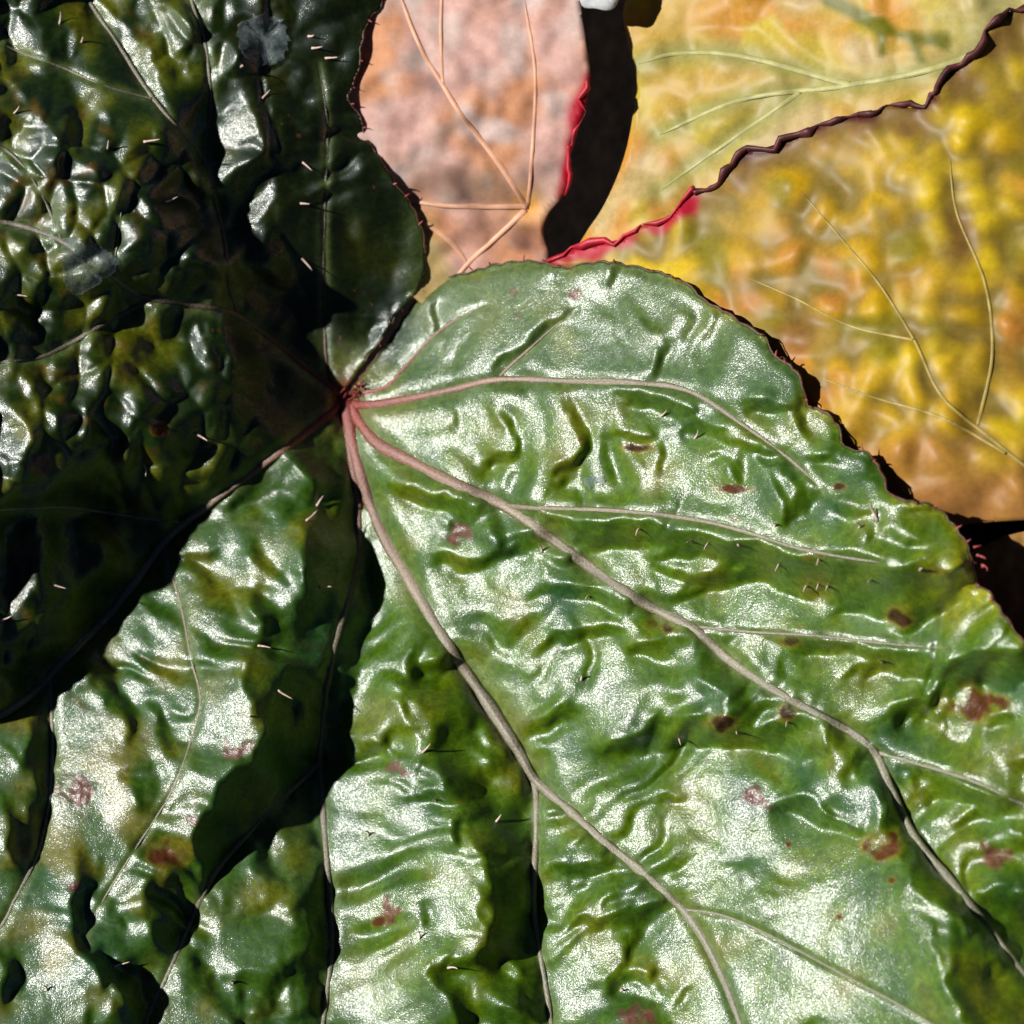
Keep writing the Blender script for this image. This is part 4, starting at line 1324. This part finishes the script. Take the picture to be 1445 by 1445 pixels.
# yellow leaf on the right, close under the big leaf
def y1_tint(XX, YY, st, Z):
    n1, n2, n3 = noise(XX.shape, 24 / st), noise(XX.shape, 11 / st), noise(XX.shape, 60 / st)
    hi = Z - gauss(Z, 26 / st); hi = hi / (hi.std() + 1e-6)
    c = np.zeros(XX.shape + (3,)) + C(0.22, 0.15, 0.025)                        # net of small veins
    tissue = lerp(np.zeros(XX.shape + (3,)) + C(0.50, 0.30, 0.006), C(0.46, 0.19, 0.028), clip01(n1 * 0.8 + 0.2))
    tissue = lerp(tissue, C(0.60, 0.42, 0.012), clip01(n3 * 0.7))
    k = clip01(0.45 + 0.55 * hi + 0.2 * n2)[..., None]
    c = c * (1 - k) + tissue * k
    c = lerp(c, C(0.20, 0.17, 0.008), 0.8 * clip01(noise(XX.shape, 18 / st) * 0.8 - 0.5))
    c = lerp(c, C(0.17, 0.085, 0.020), 0.85 * clip01(noise(XX.shape, 30 / st) * 0.8 - 0.65))
    d, _ = dist_poly([(770, 365), (870, 330), (960, 290), (1040, 222), (1190, 168), (1290, 150), (1400, 50), (1445, 30)], XX, YY)
    c = lerp(c, C(0.20, 0.11, 0.035), clip01(1.0 - d / 55 + 0.25 * n2))
    dm, _ = dist_poly(Y1_EDGE[5:], XX, YY)
    c = lerp(c, C(0.07, 0.012, 0.014), clip01(1.3 - dm / 8 + 0.35 * n2))
    dm, _ = dist_poly(Y1_EDGE[:6], XX, YY)
    c = lerp(c, C(0.42, 0.010, 0.030), clip01(1.5 - dm / 17 + 0.45 * n2))
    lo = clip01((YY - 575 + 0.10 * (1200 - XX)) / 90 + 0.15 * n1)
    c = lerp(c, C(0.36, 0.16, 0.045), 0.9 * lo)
    return c


_k = (R_OUT[:, 0] > 760) & (R_OUT[:, 0] < 1390)
_A = np.stack([np.ones(_k.sum()), R_OUT[_k, 0] - 1100, R_OUT[_k, 1] - 500], 1)
_hr = height(R_OUT[_k, 0] - 4, R_OUT[_k, 1] + 4)
RIMFIT = np.linalg.lstsq(_A, _hr, rcond=None)[0]
RIMFIT[1:] = np.clip(RIMFIT[1:], -0.2, 0.2)
RIMFIT[0] = float((_hr - _A[:, 1:] @ RIMFIT[1:]).min())
_eo = np.argsort(L_OUT[:, 1]); _ey = np.linspace(-100, 420, 60)
_eh = np.interp(_ey, L_OUT[_eo, 1], height(L_OUT[_eo, 0] - 4, L_OUT[_eo, 1]))
_eh = np.array([np.average(_eh, weights=np.exp(-((_ey - q) / 45) ** 2)) for q in _ey])


def EDGE_F(YY):
    return np.interp(YY, _ey, _eh)


EDGE_Z = float(np.min(height(L_OUT[:, 0] - 3, L_OUT[:, 1])[(L_OUT[:, 1] > 0) & (L_OUT[:, 1] < 260)]))


_rx = np.linspace(560, 1480, 93)
_ro = np.argsort(R_OUT[:, 0])
_rh = np.interp(_rx, R_OUT[_ro, 0], height(R_OUT[_ro, 0] - 3, R_OUT[_ro, 1] + 3))
_rh = np.array([np.average(_rh, weights=np.exp(-((_rx - q) / 60) ** 2)) for q in _rx])
_ry = np.interp(_rx, R_OUT[_ro, 0], R_OUT[_ro, 1])
_ry = np.array([np.average(_ry, weights=np.exp(-((_rx - q) / 50) ** 2)) for q in _rx])
_rh = np.array([np.average(_rh, weights=np.exp(-((_rx - q) / 90) ** 2)) for q in _rx])


def y1_plane(XX, YY):
    z = np.interp(XX, _rx, _rh) - 26
    under = np.clip(YY - np.interp(XX, _rx, _ry), 0, 200)
    return z - 0.8 * under - 0.06 * np.clip(np.interp(XX, _rx, _ry) - YY, 0, 500)


def y1_z(XX, YY):
    z = y1_plane(XX, YY)
    lo = np.maximum(0, (YY - (600 + 0.22 * (XX - 1180))) / 60)
    return z - 15 * lo ** 1.7


Y1_EDGE = [(760, 372), (820, 348), (872, 338), (905, 318), (945, 305), (975, 268), (1010, 262), (1040, 220), (1090, 205), (1140, 185), (1165, 172), (1190, 166),
           (1230, 160), (1250, 148), (1290, 152), (1315, 138), (1325, 112), (1370, 78), (1395, 38), (1430, 14), (1490, 0)]
back_leaf('yellow_leaf', 'bumpy golden yellow leaf with dark maroon wavy edge beside the big green leaf',
          Y1_EDGE + [(1650, 60), (1650, 720), (1500, 730), (1420, 735), (1330, 740), (1235, 720), (1165, 650), (1120, 590), (1060, 500), (960, 430), (820, 405), (740, 400)],
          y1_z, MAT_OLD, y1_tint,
          [([(1500, 700), (1400, 620), (1330, 560), (1290, 480), (1240, 400), (1190, 340), (1130, 270)], 2.6, 1.2),
           ([(1420, 640), (1330, 590), (1230, 560), (1150, 530)], 2.4, 1.2),
           ([(1380, 600), (1400, 500), (1390, 400), (1350, 300), (1340, 220)], 2.4, 1.2),
           ([(1290, 480), (1200, 460), (1120, 420), (1050, 390)], 2.0, 1.0)],
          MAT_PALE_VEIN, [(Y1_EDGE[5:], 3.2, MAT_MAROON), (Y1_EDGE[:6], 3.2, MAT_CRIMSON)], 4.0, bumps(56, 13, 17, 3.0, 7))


# pale yellow-green leaf behind it
Y2_VEINS = [([(1500, 20), (1340, 90), (1200, 120), (1050, 140), (930, 190)], 6, 3), ([(1200, 120), (1050, 80), (960, 75), (900, 90)], 5, 3), ([(1130, 130), (1000, 220), (930, 270)], 4, 2)]


def y2_tint(XX, YY, st, Z):
    n1, n2 = noise(XX.shape, 34 / st), noise(XX.shape, 16 / st)
    dv = np.full(XX.shape, 1e9)
    for q, _a, _b in Y2_VEINS:
        d, _ = dist_poly(smooth_line(q, 25), XX, YY)
        dv = np.minimum(dv, d)
    c = np.zeros(XX.shape + (3,)) + C(0.52, 0.32, 0.05)
    c = lerp(c, C(0.56, 0.25, 0.03), clip01(n1 * 0.9 + 0.1))
    c = lerp(c, C(0.52, 0.38, 0.035), clip01(n2 * 0.9))
    c = lerp(c, C(0.52, 0.37, 0.16), clip01(noise(XX.shape, 22 / st) * 0.9 - 0.2))
    c = lerp(c, C(0.31, 0.30, 0.09), 0.85 * np.exp(-(dv / 20) ** 2) + 0.1)
    gr = clip01((XX - 1270) / 120) * clip01((150 - YY) / 100)
    c = lerp(c, C(0.40, 0.38, 0.16), 0.8 * gr)
    for q in [[(1170, 0), (1230, 30), (1270, 50), (1330, 60)], [(1245, 30), (1245, 75)], [(1285, 50), (1300, 85)]]:
        d, _ = dist_poly(q, XX, YY)
        c = lerp(c, C(0.14, 0.14, 0.008), clip01(1.3 - d / 11 + 0.3 * n2))
    return c


back_leaf('pale_yellow_leaf', 'pale yellow-green leaf with soft orange patches behind the maroon edge', 
          [(905, -40), (880, 10), (886, 60), (897, 110), (892, 170), (878, 230), (852, 290), (826, 330), (806, 372), (830, 420), (1100, 420), (1500, 300), (1600, -80), (900, -90)],
          lambda XX, YY: np.interp(XX, [820, 1350], [min(EDGE_Z - 70, y1_plane(850, 330) - 40), y1_plane(1350, 120) - 55]) + 0 * YY, MAT_OLD, y2_tint,
          Y2_VEINS, MAT_GREEN_VEIN, None, 5.0, bumps(58, 13, 20, 3.5, 6))


# pink leaf at the top
def pk_tint(XX, YY, st, Z):
    n1, n2, n3 = noise(XX.shape, 26 / st), noise(XX.shape, 13 / st), noise(XX.shape, 14 / st)
    c = np.zeros(XX.shape + (3,)) + C(0.76, 0.46, 0.40)
    c = lerp(c, C(0.76, 0.34, 0.15), 0.85 * clip01(n1 * 0.55 + 0.1))
    c = lerp(c, C(0.78, 0.58, 0.52), clip01(n2 * 0.6))
    dk = clip01(n3 * 0.7 - 0.25) * clip01((YY - 60) / 90) * clip01((800 - XX) / 60)
    c = lerp(c, C(0.26, 0.12, 0.10), 0.8 * dk)
    for q, wd in ((PK_EDGE[3:6], 16), (PK_EDGE[5:8], 10)):
        d, _ = dist_poly(q, XX, YY)
        c = lerp(c, C(0.50, 0.008, 0.030), clip01(1.4 - d / wd + 0.25 * n2))
    low = np.exp(-(((XX - 670) / 75) ** 2 + ((YY - 262) / 28) ** 2))
    c = lerp(c, C(0.22, 0.14, 0.08), 0.7 * low)
    hubd = np.hypot(XX - 745, YY - 290)
    c = lerp(c, C(0.85, 0.42, 0.06), np.exp(-(hubd / 26) ** 2))
    yl = clip01((620 - XX + (YY - 300) * 0.4) / 30) * clip01((YY - 290) / 20)
    c = lerp(c, C(0.55, 0.42, 0.12), 0.8 * yl)
    return c


PK_EDGE = [(812, -60), (818, 0), (826, 60), (832, 110), (822, 160), (806, 205), (802, 250), (795, 275), (772, 302), (766, 330), (776, 372)]
back_leaf('pink_leaf', 'salmon pink old leaf with orange veins and crimson edge tucked behind the big leaf',
          PK_EDGE + [(780, 440), (640, 450), (560, 400), (470, 330), (400, 150), (420, -80), (600, -110)],
          lambda XX, YY: EDGE_F(YY) - 13 - 0.05 * np.abs(XX - 560), MAT_SOFT, pk_tint,
          [([(745, 292), (700, 225), (650, 160), (625, 120), (590, 60), (560, -20)], 5, 2.5), ([(745, 290), (680, 291), (620, 289), (560, 280)], 5.5, 3),
           ([(742, 296), (700, 335), (660, 372), (630, 410)], 5, 3), ([(745, 288), (752, 200), (755, 100), (740, 0)], 3, 2), ([(625, 120), (622, 40), (625, -40)], 2.6, 2), ([(600, 312), (640, 345), (665, 380)], 5, 4)],
          MAT_PINK_VEIN, [(PK_EDGE[3:6], 3.0, MAT_CRIMSON), (PK_EDGE[5:8], 2.5, MAT_CRIMSON)], 5.0, bumps(40, 11, 16, 3.0, 6), (745, 290))


# brown leaf low at the right
def br_tint(XX, YY, st, Z):
    n1 = noise(XX.shape, 26 / st)
    c = np.zeros(XX.shape + (3,)) + C(0.40, 0.16, 0.06)
    return lerp(c, C(0.46, 0.26, 0.08), clip01(n1 * 0.7))


back_leaf('brown_leaf', 'shaded brown leaf low beneath the rolled end of the yellow leaf',
          [(1300, 815), (1375, 778), (1445, 750), (1600, 735), (1660, 1000), (1420, 1010), (1340, 920)],
          lambda XX, YY: float(np.interp(1385, _rx, _rh)) - 90 - 0.15 * (YY - 780), MAT_SOFT, br_tint, (), None, None, 5.0, bumps(30, 8, 14, 1.5))

# pale scrap of leaf showing at the very top
back_leaf('pale_leaf', 'small bright greyish white leaf showing at the gap beside the pink leaf',
          [(806, -60), (816, 3), (838, 11), (868, 8), (880, -60)], lambda XX, YY: float(EDGE_F(0)) - 27 + 0 * XX, MAT_SOFT,
          lambda XX, YY, st, Z: np.zeros(XX.shape + (3,)) + C(0.72, 0.74, 0.76), (), None, None, 5.0, bumps(30, 4, 14, 1))

for o in bpy.data.objects:
    if '_loc' in o.keys():
        del o['_loc']
